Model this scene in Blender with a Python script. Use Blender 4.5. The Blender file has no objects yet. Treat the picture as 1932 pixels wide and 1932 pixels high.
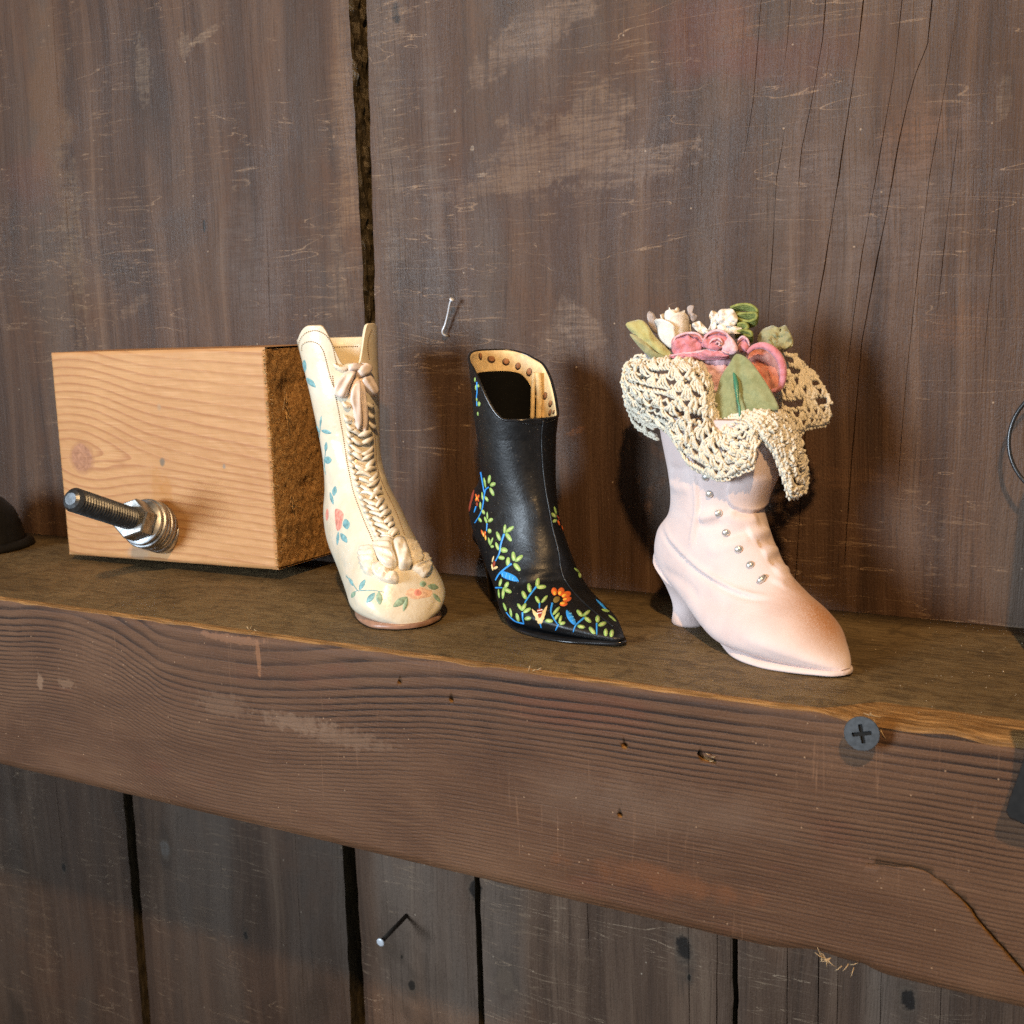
import bpy, bmesh, math, random
import numpy as np
from mathutils import Vector, Matrix, noise as mnoise
from mathutils.bvhtree import BVHTree

random.seed(7); rng = np.random.default_rng(7)
SC = bpy.context.scene
COL = SC.collection
MM = 0.001                      # everything below is thought in millimetres

# ------------------------------------------------------------------ camera
F_PX, C_PX = 2250.0, 966.0      # focal length and centre for a 1932 px wide frame
YAW, PITCH, ROLL = (math.radians(a) for a in (29.45426, 9.45354, -1.64248))
_cy, _sy, _cp, _sp, _cr, _sr = math.cos(YAW), math.sin(YAW), math.cos(PITCH), math.sin(PITCH), math.cos(ROLL), math.sin(ROLL)
FWD = np.array([-_sy * _cp, _cy * _cp, -_sp])
_R0 = np.array([_cy, _sy, 0.0]); _U0 = np.cross(_R0, FWD)
RI = _cr * _R0 + _sr * _U0
UP = -_sr * _R0 + _cr * _U0
EYE = np.array([0.0, -235.833, 82.553])
WALL = 83.7                     # distance of the wall behind the shelf's front face
BEAM_H = 56.0

cam = bpy.data.cameras.new('camera')
cam_o = bpy.data.objects.new('camera', cam); COL.objects.link(cam_o)
cam_o.matrix_world = Matrix(((RI[0], UP[0], -FWD[0], EYE[0] * MM), (RI[1], UP[1], -FWD[1], EYE[1] * MM),
                             (RI[2], UP[2], -FWD[2], EYE[2] * MM), (0, 0, 0, 1)))
cam.sensor_width = 36; cam.lens = 36 * F_PX / 1932
cam.clip_start = 0.01; cam.clip_end = 50
cam.dof.use_dof = True; cam.dof.focus_distance = 0.315; cam.dof.aperture_fstop = 40
SC.camera = cam_o

# ------------------------------------------------------------------ light
world = bpy.data.worlds.new('World'); SC.world = world; world.use_nodes = True
bg = world.node_tree.nodes['Background']
bg.inputs['Color'].default_value = (0.95, 0.92, 0.88, 1); bg.inputs['Strength'].default_value = 0.14

def lamp(kind, name, loc, target, energy, color, **kw):
    l = bpy.data.lights.new(name, kind); l.energy = energy; l.color = color
    for k, v in kw.items(): setattr(l, k, v)
    o = bpy.data.objects.new(name, l); COL.objects.link(o)
    o.location = loc
    o.rotation_euler = (Vector(target) - Vector(loc)).to_track_quat('-Z', 'Y').to_euler()
    return o
# daylight from a doorway opposite the wall, and a warm bulb up on the right
lamp('SPOT', 'doorway_daylight', (-0.86, -1.46, 0.30), (-0.21, 0.07, 0.08), 150, (0.74, 0.87, 1.0), shadow_soft_size=0.30, spot_size=math.radians(36), spot_blend=1.0)
lamp('SPOT', 'warm_bulb', (0.25, -0.71, 0.78), (-0.16, 0.03, 0.0), 40, (1.0, 0.62, 0.28), shadow_soft_size=0.022, spot_size=math.radians(80), spot_blend=0.6)

SC.view_settings.view_transform = 'Standard'; SC.view_settings.look = 'None'
SC.view_settings.gamma = 1; SC.view_settings.use_curve_mapping = False
SC.view_settings.exposure = 0.15
SC.cycles.use_adaptive_sampling = True; SC.cycles.adaptive_threshold = 0.04; SC.cycles.use_denoising = False
SC.cycles.max_bounces = 4; SC.cycles.diffuse_bounces = 2; SC.cycles.glossy_bounces = 2; SC.cycles.transmission_bounces = 1; SC.cycles.caustics_reflective = False; SC.cycles.caustics_refractive = False

# ------------------------------------------------------------------ small maths
def ray(x, y):
    d = FWD + RI * ((x - C_PX) / F_PX) + UP * ((C_PX - y) / F_PX)
    return d / np.linalg.norm(d)
def at_y(x, y, Y):              # point on the vertical plane y = Y seen at picture position x, y
    d = ray(x, y); return EYE + d * ((Y - EYE[1]) / d[1])
def at_z(x, y, Z=0.0):
    d = ray(x, y); return EYE + d * ((Z - EYE[2]) / d[2])
def crop(region, scale):        # converts positions measured in an enlarged crop
    def f(pts): return [((region[0] + p[0] / scale) * .64572, (region[1] + p[1] / scale) * .64572) for p in pts]
    return f
def catmull(P, n, closed=False):
    P = np.array(P, float); m = len(P); out = []
    us = np.linspace(0, m, n, endpoint=False) if closed else np.linspace(0, m - 1, n)
    for u in us:
        i = int(u) if closed else min(int(u), m - 2)
        t = u - i
        g = (lambda k: P[k % m]) if closed else (lambda k: P[min(max(k, 0), m - 1)])
        p0, p1, p2, p3 = g(i - 1), g(i), g(i + 1), g(i + 2)
        out.append(.5 * (2 * p1 + (p2 - p0) * t + (2 * p0 - 5 * p1 + 4 * p2 - p3) * t * t + (3 * p1 - p0 - 3 * p2 + p3) * t ** 3))
    return np.array(out)
def nz(x, y, z=0.0): return mnoise.noise(Vector((float(x), float(y), float(z))))
def sstep(a, b, x):
    t = min(max((x - a) / (b - a), 0.0), 1.0); return t * t * (3 - 2 * t)

# ------------------------------------------------------------------ objects
def tag(o, label=None, cat=None, group=None, kind=None):
    if label: o['label'] = label
    if cat: o['category'] = cat
    if group: o['group'] = group
    if kind: o['kind'] = kind
    return o
def thing(name, base, label=None, cat=None, group=None, kind=None):
    o = bpy.data.objects.new(name, None); COL.objects.link(o)
    o.location = tuple(c * MM for c in base); o.empty_display_size = 0.01
    return tag(o, label, cat, group, kind)
def mesh(name, verts, faces, mats, parent=None, smooth=True, fmat=None, base=None):
    """verts in world millimetres; the object's origin is its parent's (or base)."""
    me = bpy.data.meshes.new(name)
    b = np.array(parent.location) / MM if parent is not None else np.array(base if base is not None else (0, 0, 0), float)
    root = parent
    if parent is not None and parent.parent is not None: b = b + np.array(parent.parent.location) / MM
    V = (np.asarray(verts, float) - b) * MM
    me.from_pydata([tuple(v) for v in V], [], [tuple(int(i) for i in f) for f in faces])
    for m in (mats if isinstance(mats, (list, tuple)) else [mats]): me.materials.append(m)
    if fmat is not None:
        for p, k in zip(me.polygons, fmat): p.material_index = int(k)
    if smooth:
        for p in me.polygons: p.use_smooth = True
    me.update(); me.validate()
    o = bpy.data.objects.new(name, me); COL.objects.link(o)
    if parent is not None: o.parent = parent
    else: o.location = tuple(c * MM for c in b)
    return o
class MB:                       # collects pieces of one mesh
    def __init__(s): s.v = []; s.f = []
    def add(s, V, F):
        k = len(s.v); s.v += [tuple(p) for p in V]; s.f += [tuple(i + k for i in f) for f in F]
    def build(s, name, mat, parent=None, **kw): return mesh(name, s.v, s.f, mat, parent, **kw)
def grid_faces(nr, nc, closed=False):
    F = []
    for i in range(nr - 1):
        for j in range(nc if closed else nc - 1):
            a, b = i * nc + j, i * nc + (j + 1) % nc
            F.append((a, b, b + nc, a + nc))
    return F
def tube(path, rad, n=8, caps=True):
    P = np.array(path, float); m = len(P)
    T = np.gradient(P, axis=0); T /= np.linalg.norm(T, axis=1)[:, None] + 1e-12
    a = np.array([0, 0, 1.0]) if abs(T[0][2]) < .9 else np.array([1.0, 0, 0])
    N = np.cross(T[0], a); N /= np.linalg.norm(N)
    V = []
    for i in range(m):
        N = N - T[i] * (N @ T[i]); N /= np.linalg.norm(N) + 1e-12
        B = np.cross(T[i], N); r = rad(i / (m - 1)) if callable(rad) else rad
        for k in range(n):
            t = 2 * math.pi * k / n; V.append(P[i] + r * (math.cos(t) * N + math.sin(t) * B))
    F = grid_faces(m, n, True)
    if caps: F += [tuple(range(n))[::-1], tuple((m - 1) * n + k for k in range(n))]
    return V, F
def lathe(profile, origin, axis, n=32, cap=True):
    """profile: (distance along axis, radius)"""
    A = np.array(axis, float); A /= np.linalg.norm(A); o = np.array(origin, float)
    X = np.cross(A, [0, 0, 1.0] if abs(A[2]) < .9 else [1.0, 0, 0]); X /= np.linalg.norm(X); Y = np.cross(A, X)
    V = [o + A * h + r * (math.cos(2 * math.pi * k / n) * X + math.sin(2 * math.pi * k / n) * Y) for h, r in profile for k in range(n)]
    F = grid_faces(len(profile), n, True)
    if cap: F += [tuple(range(n))[::-1], tuple((len(profile) - 1) * n + k for k in range(n))]
    return V, F

# ------------------------------------------------------------------ materials
class G:
    def __init__(s, name, rough=.5, spec=.5, **kw):
        s.m = bpy.data.materials.new(name); s.m.use_nodes = True; s.nt = s.m.node_tree
        s.b = s.nt.nodes['Principled BSDF']
        s.b.inputs['Roughness'].default_value = rough; s.b.inputs['Specular IOR Level'].default_value = spec
        for k, v in kw.items(): s.b.inputs[k].default_value = v
        s.P = s.vm('SCALE', s.node('ShaderNodeTexCoord').outputs['Object'], scale=1000.0)
        q = s.node('ShaderNodeSeparateXYZ'); s.set(q.inputs[0], s.P); s.x, s.y, s.z = q.outputs
    def node(s, t, **p):
        n = s.nt.nodes.new(t)
        for k, v in p.items(): setattr(n, k, v)
        return n
    def set(s, sock, v):
        if hasattr(v, 'links') or isinstance(v, bpy.types.NodeSocket): s.nt.links.new(v, sock)
        elif isinstance(v, (tuple, list)) and len(v) == 3 and sock.type == 'RGBA': sock.default_value = (*v, 1)
        else: sock.default_value = v
    def vm(s, op, a, b=None, scale=None):
        n = s.node('ShaderNodeVectorMath', operation=op); s.set(n.inputs[0], a)
        if b is not None: s.set(n.inputs[1], b)
        if scale is not None: s.set(n.inputs['Scale'], scale)
        return n.outputs['Value'] if op in ('LENGTH', 'DISTANCE', 'DOT_PRODUCT') else n.outputs[0]
    def math(s, op, a, b=None, clamp=False):
        n = s.node('ShaderNodeMath', operation=op, use_clamp=clamp); s.set(n.inputs[0], a)
        if b is not None: s.set(n.inputs[1], b)
        return n.outputs[0]
    def vec(s, x, y, z):
        n = s.node('ShaderNodeCombineXYZ')
        for i, v in zip(n.inputs, (x, y, z)): s.set(i, v)
        return n.outputs[0]
    def mix(s, f, a, b, mode='MIX'):
        n = s.node('ShaderNodeMix', data_type='RGBA', blend_type=mode, clamp_factor=True)
        s.set(n.inputs[0], f); s.set(n.inputs[6], a); s.set(n.inputs[7], b); return n.outputs[2]
    def noise(s, scale=(1, 1, 1), detail=4.0, rough=.55, dist=0.0, vec=None, off=(0, 0, 0)):
        v = s.vm('MULTIPLY', vec if vec is not None else s.P, scale)
        v = s.vm('ADD', v, off)
        n = s.node('ShaderNodeTexNoise'); s.set(n.inputs['Vector'], v); n.inputs['Scale'].default_value = 1
        n.inputs['Detail'].default_value = detail; n.inputs['Roughness'].default_value = rough; n.inputs['Distortion'].default_value = dist
        return n.outputs['Fac']
    def voro(s, scale=(1, 1, 1), feature='F1', vec=None):
        n = s.node('ShaderNodeTexVoronoi', feature=feature); s.set(n.inputs['Vector'], s.vm('MULTIPLY', vec if vec is not None else s.P, scale))
        n.inputs['Scale'].default_value = 1; return n.outputs['Distance']
    def rng(s, v, a, b, c=0.0, d=1.0, smooth=True):
        n = s.node('ShaderNodeMapRange', interpolation_type='SMOOTHSTEP' if smooth else 'LINEAR')
        for i, q in enumerate((v, a, b, c, d)): s.set(n.inputs[i], q)
        return n.outputs[0]
    def ramp(s, f, stops):
        n = s.node('ShaderNodeValToRGB'); s.set(n.inputs[0], f); e = n.color_ramp.elements
        while len(e) < len(stops): e.new(.5)
        for el, (p, c) in zip(e, stops): el.position = p; el.color = (*c, 1)
        return n.outputs[0]
    def curve(s, v, pts):
        n = s.node('ShaderNodeFloatCurve'); s.set(n.inputs['Value'], v); c = n.mapping.curves[0]
        while len(c.points) < len(pts): c.points.new(.5, .5)
        for p, (a, b) in zip(c.points, pts): p.location = (a, b); p.handle_type = 'AUTO'
        n.mapping.update(); return n.outputs[0]
    def blob(s, c, r, ns=.12, amt=.7, soft=.35, ang=0.0):
        """ragged patch on an x-z face: centre c, half sizes r"""
        dx = s.math('SUBTRACT', s.x, c[0]); dz = s.math('SUBTRACT', s.z, c[1])
        ca, sa = math.cos(ang), math.sin(ang)
        u = s.math('DIVIDE', s.math('ADD', s.math('MULTIPLY', dx, ca), s.math('MULTIPLY', dz, sa)), r[0])
        v = s.math('DIVIDE', s.math('SUBTRACT', s.math('MULTIPLY', dz, ca), s.math('MULTIPLY', dx, sa)), r[1])
        d = s.math('SQRT', s.math('ADD', s.math('MULTIPLY', u, u), s.math('MULTIPLY', v, v)))
        key = min((.06, .15, .4), key=lambda q: abs(math.log(q / ns)))
        s.__dict__.setdefault('bn', {})
        if key not in s.bn: s.bn[key] = s.noise((key,) * 3, 3, .65, off=(3, 3, 3))
        n = s.bn[key]
        d = s.math('ADD', d, s.math('MULTIPLY', s.math('SUBTRACT', n, .5), amt * 3))
        return s.rng(d, 1.0, 1.0 - soft)
    def bump(s, h, strength=.5, dist=.2):
        n = s.node('ShaderNodeBump'); n.inputs['Strength'].default_value = strength; n.inputs['Distance'].default_value = dist * MM
        s.set(n.inputs['Height'], h); s.set(s.b.inputs['Normal'], n.outputs[0]); return n
    def done(s, color=None, rough=None):
        if color is not None: s.set(s.b.inputs['Base Color'], color)
        if rough is not None: s.set(s.b.inputs['Roughness'], rough)
        return s.m
def plain(name, col, rough=.5, spec=.5, var=.12, ns=.6, bmp=0.0, bs=1.5, **kw):
    g = G(name, rough, spec, **kw)
    n = g.noise((ns,) * 3, 4); f = g.rng(n, .3, .7)
    c = g.mix(f, tuple(c * (1 - var) for c in col), tuple(min(1, c * (1 + var)) for c in col))
    if bmp: g.bump(g.noise((bs,) * 3, 3), bmp, .3)
    return g.done(c)

def barn_wood(name, seed, marks=(), tone=1.0, grey=.5, tint=(1.05, .915, .77)):
    g = G(name, .5, .28); so = (seed * 13.1, seed * 5.7, seed * 3.3)
    warp = g.math('MULTIPLY', g.math('SUBTRACT', g.noise((.02, .02, .008), 2, off=so), .5), 14.0)
    pv = g.vec(g.math('ADD', g.x, warp), g.y, g.z)
    fine = g.noise((1.7, 1.7, .045), 3, .6, vec=pv, off=so)
    mid = g.noise((.13, .13, .005), 4, .62, vec=pv, off=so)
    wide = g.noise((.032, .032, .003), 2, .5, vec=pv, off=so)
    blot = g.noise((.02, .02, .014), 4, .6, .6, off=so)
    grit = g.noise((2.4, 2.4, 1.5), 2, .7, off=so)
    c = g.ramp(mid, [(.30, (.040, .024, .0165)), (.48, (.066, .040, .027)), (.62, (.098, .063, .044)), (.78, (.160, .112, .080))])
    c = g.mix(g.math('MULTIPLY', g.rng(wide, .45, .66), .75), c, tuple(q * (.8 + grey * .3) for q in (.100, .080, .068)))
    c = g.mix(g.math('MULTIPLY', g.rng(blot, .53, .70), .45), c, (.105, .054, .030))
    c = g.mix(g.math('MULTIPLY', g.rng(blot, .46, .28), .65), c, (.034, .024, .018))
    c = g.mix(g.math('MULTIPLY', g.rng(fine, .46, .30), .42), c, (.020, .013, .009))
    c = g.mix(g.math('MULTIPLY', g.rng(fine, .60, .78), .24), c, (.190, .140, .105))
    c = g.mix(g.math('MULTIPLY', g.rng(grit, .46, .30), .38), c, (.020, .013, .009))
    c = g.mix(g.math('MULTIPLY', g.rng(grit, .60, .76), .34), c, (.200, .150, .112))
    sm = g.noise((.03, .03, .02), 3, off=(so[0] + 9, 0, 4))
    saw = g.noise((.07, .07, .85), 5, .72, 1.2, off=so)
    c = g.mix(g.math('MULTIPLY', g.math('MULTIPLY', g.rng(saw, .56, .68), g.rng(sm, .47, .60)), .72), c, (.200, .145, .102))
    for k, (sc_, th) in enumerate((((.010, .010, .085), .0040),)):   # scratches
        wis = g.noise(sc_, 3, .6, 1.0, off=(so[0] + 31 + k * 7, 2, 7)); w2 = g.math('ABSOLUTE', g.math('SUBTRACT', wis, .5))
        c = g.mix(g.math('MULTIPLY', g.math('MULTIPLY', g.rng(w2, th, .0), g.rng(grit, .34, .55)), g.rng(sm, .54 if k else .42, .44 if k else .52, 0, .85)), c, (.270, .205, .150))
    wear = g.math('MULTIPLY', g.math('MULTIPLY', g.rng(fine, .36, .60, .45, 1.0), g.rng(grit, .34, .56, .45, 1.0)), g.rng(saw, .40, .58, .25, 1.0))
    for ct, r, col, f, kw in marks: c = g.mix(g.math('MULTIPLY', g.math('MULTIPLY', g.blob(ct, r, **kw), f), wear if sum(col) > .3 else 1.0), c, col)
    spk = g.voro((.13, .13, .13)); c = g.mix(g.math('MULTIPLY', g.rng(spk, .05, .02), .8), c, (.34, .29, .24))
    c = g.mix(1.0, c, tuple(tone * q for q in tint), 'MULTIPLY')
    h = g.math('ADD', g.math('MULTIPLY', fine, .9), g.math('MULTIPLY', grit, .5)); g.bump(h, .6, .5)
    return g.done(c, g.rng(g.math('ADD', g.math('MULTIPLY', blot, .6), g.math('MULTIPLY', grit, .4)), .32, .68, .40, .66))

def W(x, y, d=WALL): p = at_y(x, y, d); return (p[0], p[2])
tan, pale, red, rust, grey_, dark = (.200, .150, .112), (.225, .180, .150), (.125, .040, .028), (.190, .095, .045), (.115, .108, .110), (.035, .026, .022)
marksB = [
    (W(1075, 285), (26, 9), tan, .85, dict(ns=.16, amt=.75, ang=.12)), (W(985, 300), (13, 12), tan, .7, dict(ns=.2, amt=.9, ang=-.7)),
    (W(1130, 250), (12, 13), tan, .75, dict(ns=.2, amt=.8, ang=-.6)), (W(1190, 320), (22, 5), pale, .6, dict(ns=.3, amt=.9, ang=.15)),
    (W(950, 350), (28, 2.6), tan, .75, dict(ns=.3, amt=.8, ang=.1)), (W(1000, 70), (24, 7), pale, .55, dict(ns=.14, amt=.8, ang=.35)),
    (W(1090, 610), (11, 6), pale, .65, dict(ns=.12, amt=.5, ang=-.75)), (W(1055, 650), (9, 5), pale, .35, dict(ns=.2, amt=.6, ang=-.6)),
    (W(1330, 60), (22, 14), red, .30, dict(ns=.08, amt=.7, soft=.8)), (W(1480, 110), (30, 10), red, .25, dict(ns=.08, amt=.7, soft=.8)),
    (W(1720, 260), (14, 12), rust, .5, dict(ns=.08, amt=.6, soft=.8)), (W(1390, 60), (10, 8), rust, .4, dict(ns=.08, amt=.6, soft=.8)),
    (W(735, 300), (7, 70), (.175, .140, .112), .5, dict(ns=.05, amt=.5, soft=.7)), (W(820, 340), (7, 60), grey_, .65, dict(ns=.05, amt=.6, soft=.8)),
    (W(1640, 380), (36, 34), (.150, .128, .130), .5, dict(ns=.06, amt=.8, soft=.9)), (W(1800, 620), (10, 8), rust, .35, dict(ns=.1, amt=.6, soft=.8)),  # first patch paints the cool sheen of the wall into its colour
    (W(748, 28), (2.0, 3.6), (.008, .006, .005), 1.0, dict(ns=.5, amt=.5, soft=.5)), (W(748, 36), (5.0, 9.0), (.200, .150, .110), .5, dict(ns=.3, amt=.4, soft=.5)),
    (W(1895, 185), (2, 6), (.30, .26, .22), .3, dict(ns=.3, amt=.7)), (W(1050, 320), (60, 40), (.060, .034, .028), .35, dict(ns=.05, amt=.7, soft=.9)),
    (W(860, 210), (.5, .6), (.36, .33, .29), .7, dict(ns=.3, amt=.3)), (W(893, 280), (.8, 1.0), (.38, .36, .33), .8, dict(ns=.3, amt=.3)),
    (W(910, 330), (2.4, .8), (.36, .31, .26), .7, dict(ns=.5, amt=.5)), (W(1590, 900), (16, 3), (.165, .10, .062), .4, dict(ns=.2, amt=.8)),
    (W(1085, 815), (4, 1.2), rust, .7, dict(ns=.4, amt=.5, ang=.4)), (W(880, 700), (10, 1.2), pale, .5, dict(ns=.3, amt=.6)),
]
marksA = [
    (W(655, 250), (9, 70), (.215, .150, .100), .65, dict(ns=.04, amt=.5, soft=.8)), (W(135, 420), (7, 50), (.20, .155, .105), .55, dict(ns=.1, amt=.9, soft=.6)),
    (W(90, 200), (14, 60), (.135, .075, .035), .5, dict(ns=.05, amt=.6, soft=.8)), (W(280, 170), (12, 34), dark, .55, dict(ns=.08, amt=.7, soft=.8)),
    (W(385, 68), (9, 1.6), (.28, .23, .18), .7, dict(ns=.5, amt=.6, ang=.35)), (W(350, 88), (3.4, 5), (.23, .19, .15), .6, dict(ns=.4, amt=.7)),
    (W(60, 350), (20, 20), red, .2, dict(ns=.07, amt=.7, soft=.9)), (W(480, 480), (22, 40), (.120, .108, .112), .5, dict(ns=.06, amt=.6, soft=.9)),
    (W(270, 135), (4, 12), (.2, .17, .14), .55, dict(ns=.3, amt=.8)), (W(385, 425), (.8, 3), (.012, .01, .008), .9, dict(ns=.4, amt=.4)),
    (W(250, 580), (10, 2.5), (.21, .16, .12), .5, dict(ns=.3, amt=.9, ang=.4)), (W(640, 530), (5, 22), (.22, .17, .13), .5, dict(ns=.1, amt=.6, soft=.7)),
]
M_wallA = barn_wood('weathered_plank_brown', 1, marksA, tone=.92)
M_wallB = barn_wood('weathered_plank_wide', 2, marksB, tone=.97)
marksL = []
for kx, ky, rx, rz, core in [(312, 1602, 3.0, 5.0, (.13, .125, .125)), (120, 1637, 1.8, 3.0, (.012, .009, .007)), (895, 1682, 2.8, 4.6, (.008, .006, .005)), (777, 1859, 1.7, 3.0, (.012, .009, .007)), (758, 1806, .5, .9, (.01, .008, .006)), (953, 1850, 3.4, 4.4, (.085, .064, .05)),
                             (1290, 1790, 3.2, 5.0, (.008, .006, .005)), (1712, 1888, 2.6, 4.0, (.008, .006, .005)), (463, 1765, 1.4, 2.2, (.012, .009, .007)), (1300, 1845, .9, 1.5, (.012, .01, .008))]:
    c_ = W(kx, ky, WALL + 5)
    marksL.append((c_, (rx * 2.2, rz * 3.4), (.040, .030, .024), .55, dict(ns=.15, amt=.5, soft=.9)))
    marksL.append((c_, (rx * 1.25, rz * 1.25), (.095, .072, .055), .5, dict(ns=.4, amt=.3, soft=.3)))
    marksL.append((c_, (rx, rz), core, .95, dict(ns=.4, amt=.45, soft=.45)))
M_low = [barn_wood('weathered_plank_lower_%d' % i, 3 + i, marksL, tone=t, grey=.8, tint=(1.0, .93, .84)) for i, t in enumerate((.70, 1.25))]

def rough_edge_mat():
    g = G('rough_sawn_edge', .42, .5)
    n = g.noise((.5, .5, .12), 6, .7); c = g.ramp(n, [(.3, (.014, .010, .005)), (.48, (.058, .042, .020)), (.68, (.12, .092, .055)), (.84, (.34, .29, .23))])
    g.bump(n, .9, 1.2); return g.done(c)
M_edge = rough_edge_mat()
M_dark = plain('dark_wood_and_shade', (.035, .027, .019), .9, .1, .5, .12)

def beam_front_mat():
    g = G('shelf_front_grain', .55, .22)
    xn = g.rng(g.x, -420, 0, smooth=False)
    tx = lambda x: (x + 420) / 420.
    gp = [(-420, .0), (-320, .3), (-292, 2.0), (-276, .6), (-256, -5.2), (-240, -9.3), (-224, -9.5), (-205, -8), (-186, -5.2), (-168, -2.6), (-147, -.2), (-90, 1), (0, 2.2)]
    off = g.curve(xn, [(tx(x), .5 + v / 20) for x, v in gp]); off = g.math('MULTIPLY', g.math('SUBTRACT', off, .5), 20.0)
    wob = g.math('MULTIPLY', g.math('SUBTRACT', g.noise((.03, .03, .05), 3), .5), 1.6)
    wob2 = g.math('MULTIPLY', g.math('SUBTRACT', g.noise((.12, .2, .35), 2), .5), .25)
    v = g.math('ADD', g.math('ADD', g.math('SUBTRACT', g.z, off), wob), wob2)
    t = g.math('DIVIDE', v, -64.0)
    ph = g.curve(g.math('ADD', t, .12), [(0, 0), (.10, .035), (.22, .08), (.32, .15), (.43, .25), (.54, .37), (.65, .50), (.80, .70), (1, 1)])
    ph = g.math('MULTIPLY', ph, 47.0)
    fr = g.math('FRACT', ph)
    ring = g.math('MULTIPLY', g.math('POWER', g.rng(fr, .30, .88), 1.8), g.rng(fr, 1.0, .93))
    amp = g.math('MULTIPLY', g.rng(g.noise((.02, .02, .05), 3, off=(7, 1, 2)), .3, .62, .30, 1.0), g.rng(g.noise((.05, .2, .9), 4, .7, off=(2, 5, 9)), .32, .52, .5, 1.0))
    # narrow rings low on the face are fainter
    ring = g.math('MULTIPLY', g.math('MULTIPLY', ring, amp), g.rng(g.z, -46, -14, .50, 1.0))
    fib = g.noise((.05, .3, 2.2), 5, .65); blot = g.noise((.014, .014, .03), 5, .6, .8)
    c = g.ramp(blot, [(.30, (.094, .054, .033)), (.50, (.132, .082, .054)), (.68, (.168, .112, .078))])
    c = g.mix(g.math('MULTIPLY', g.rng(g.noise((.02, .02, .05), 4, off=(3, 9, 2)), .56, .7), .5), c, (.160, .070, .048))
    c = g.mix(g.math('MULTIPLY', g.rng(fib, .5, .72), .45), c, (.270, .195, .145))
    c = g.mix(g.math('MULTIPLY', g.rng(fib, .46, .3), .35), c, (.070, .042, .029))
    c = g.mix(g.math('MULTIPLY', ring, 1.0), c, (.020, .013, .011))
    vs = g.noise((1.1, .3, .045), 4, .6, .5, off=(2, 2, 2)); vm_ = g.noise((.03, .03, .04), 3, off=(5, 2, 8))
    c = g.mix(g.math('MULTIPLY', g.math('MULTIPLY', g.rng(vs, .58, .74), g.rng(vm_, .46, .64)), .55), c, (.300, .205, .150))
    for ct, r, col, f, kw in [
        (tuple(at_y(560, 1365, 0)[[0, 2]]), (17, 3.0), (.245, .195, .165), .6, dict(ns=.3, amt=.8, soft=.6)),
        (tuple(at_y(420, 1330, 0)[[0, 2]]), (12, 4.5), (.22, .170, .140), .4, dict(ns=.25, amt=.9, soft=.6)),
        (tuple(at_y(640, 1390, 0)[[0, 2]]), (20, 3.4), (.23, .180, .150), .5, dict(ns=.3, amt=.8, soft=.6)),
        (tuple(at_y(75, 1285, 0)[[0, 2]]), (1.6, 3.0), (.30, .24, .20), .7, dict(ns=.8, amt=.7)),
        (tuple(at_y(125, 1290, 0)[[0, 2]]), (4.5, 1.6), (.27, .21, .17), .5, dict(ns=.8, amt=.9)),
        (tuple(at_y(488, 1240, 0)[[0, 2]]), (1.0, 6), (.34, .20, .12), .6, dict(ns=.3, amt=.5)),
        (tuple(at_y(440, 1205, 0)[[0, 2]]), (13, 1.4), (.30, .19, .13), .6, dict(ns=.3, amt=.7)),
        (tuple(at_y(1190, 1520, 0)[[0, 2]]), (44, 9), (.185, .150, .132), .5, dict(ns=.05, amt=.6, soft=.9)),  # cool sheen on the front face, painted in as greyer colour
        (tuple(at_y(1250, 1660, 0)[[0, 2]]), (30, 4), (.20, .095, .045), .55, dict(ns=.1, amt=.8, soft=.8))]:
        c = g.mix(g.math('MULTIPLY', g.blob(ct, r, **kw), f), c, col)
    spk = g.voro((.35, .35, .35)); c = g.mix(g.math('MULTIPLY', g.rng(spk, .08, .045), g.rng(vm_, .5, .53)), c, (.42, .34, .27))
    gr = g.noise((2.2, 2.2, 2.6), 2, .7, off=(4, 4, 4)); c = g.mix(g.math('MULTIPLY', g.rng(gr, .46, .30), .40), c, (.040, .024, .015)); c = g.mix(g.math('MULTIPLY', g.rng(gr, .58, .74), .35), c, (.300, .215, .150))
    c = g.mix(1.0, c, (.76, .605, .46), 'MULTIPLY')
    h = g.math('ADD', g.math('MULTIPLY', fib, .9), g.math('MULTIPLY', ring, -.25)); h = g.math('ADD', h, g.math('MULTIPLY', gr, .4)); g.bump(h, .5, .4)
    return g.done(c, g.rng(fib, .3, .7, .48, .62))
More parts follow.
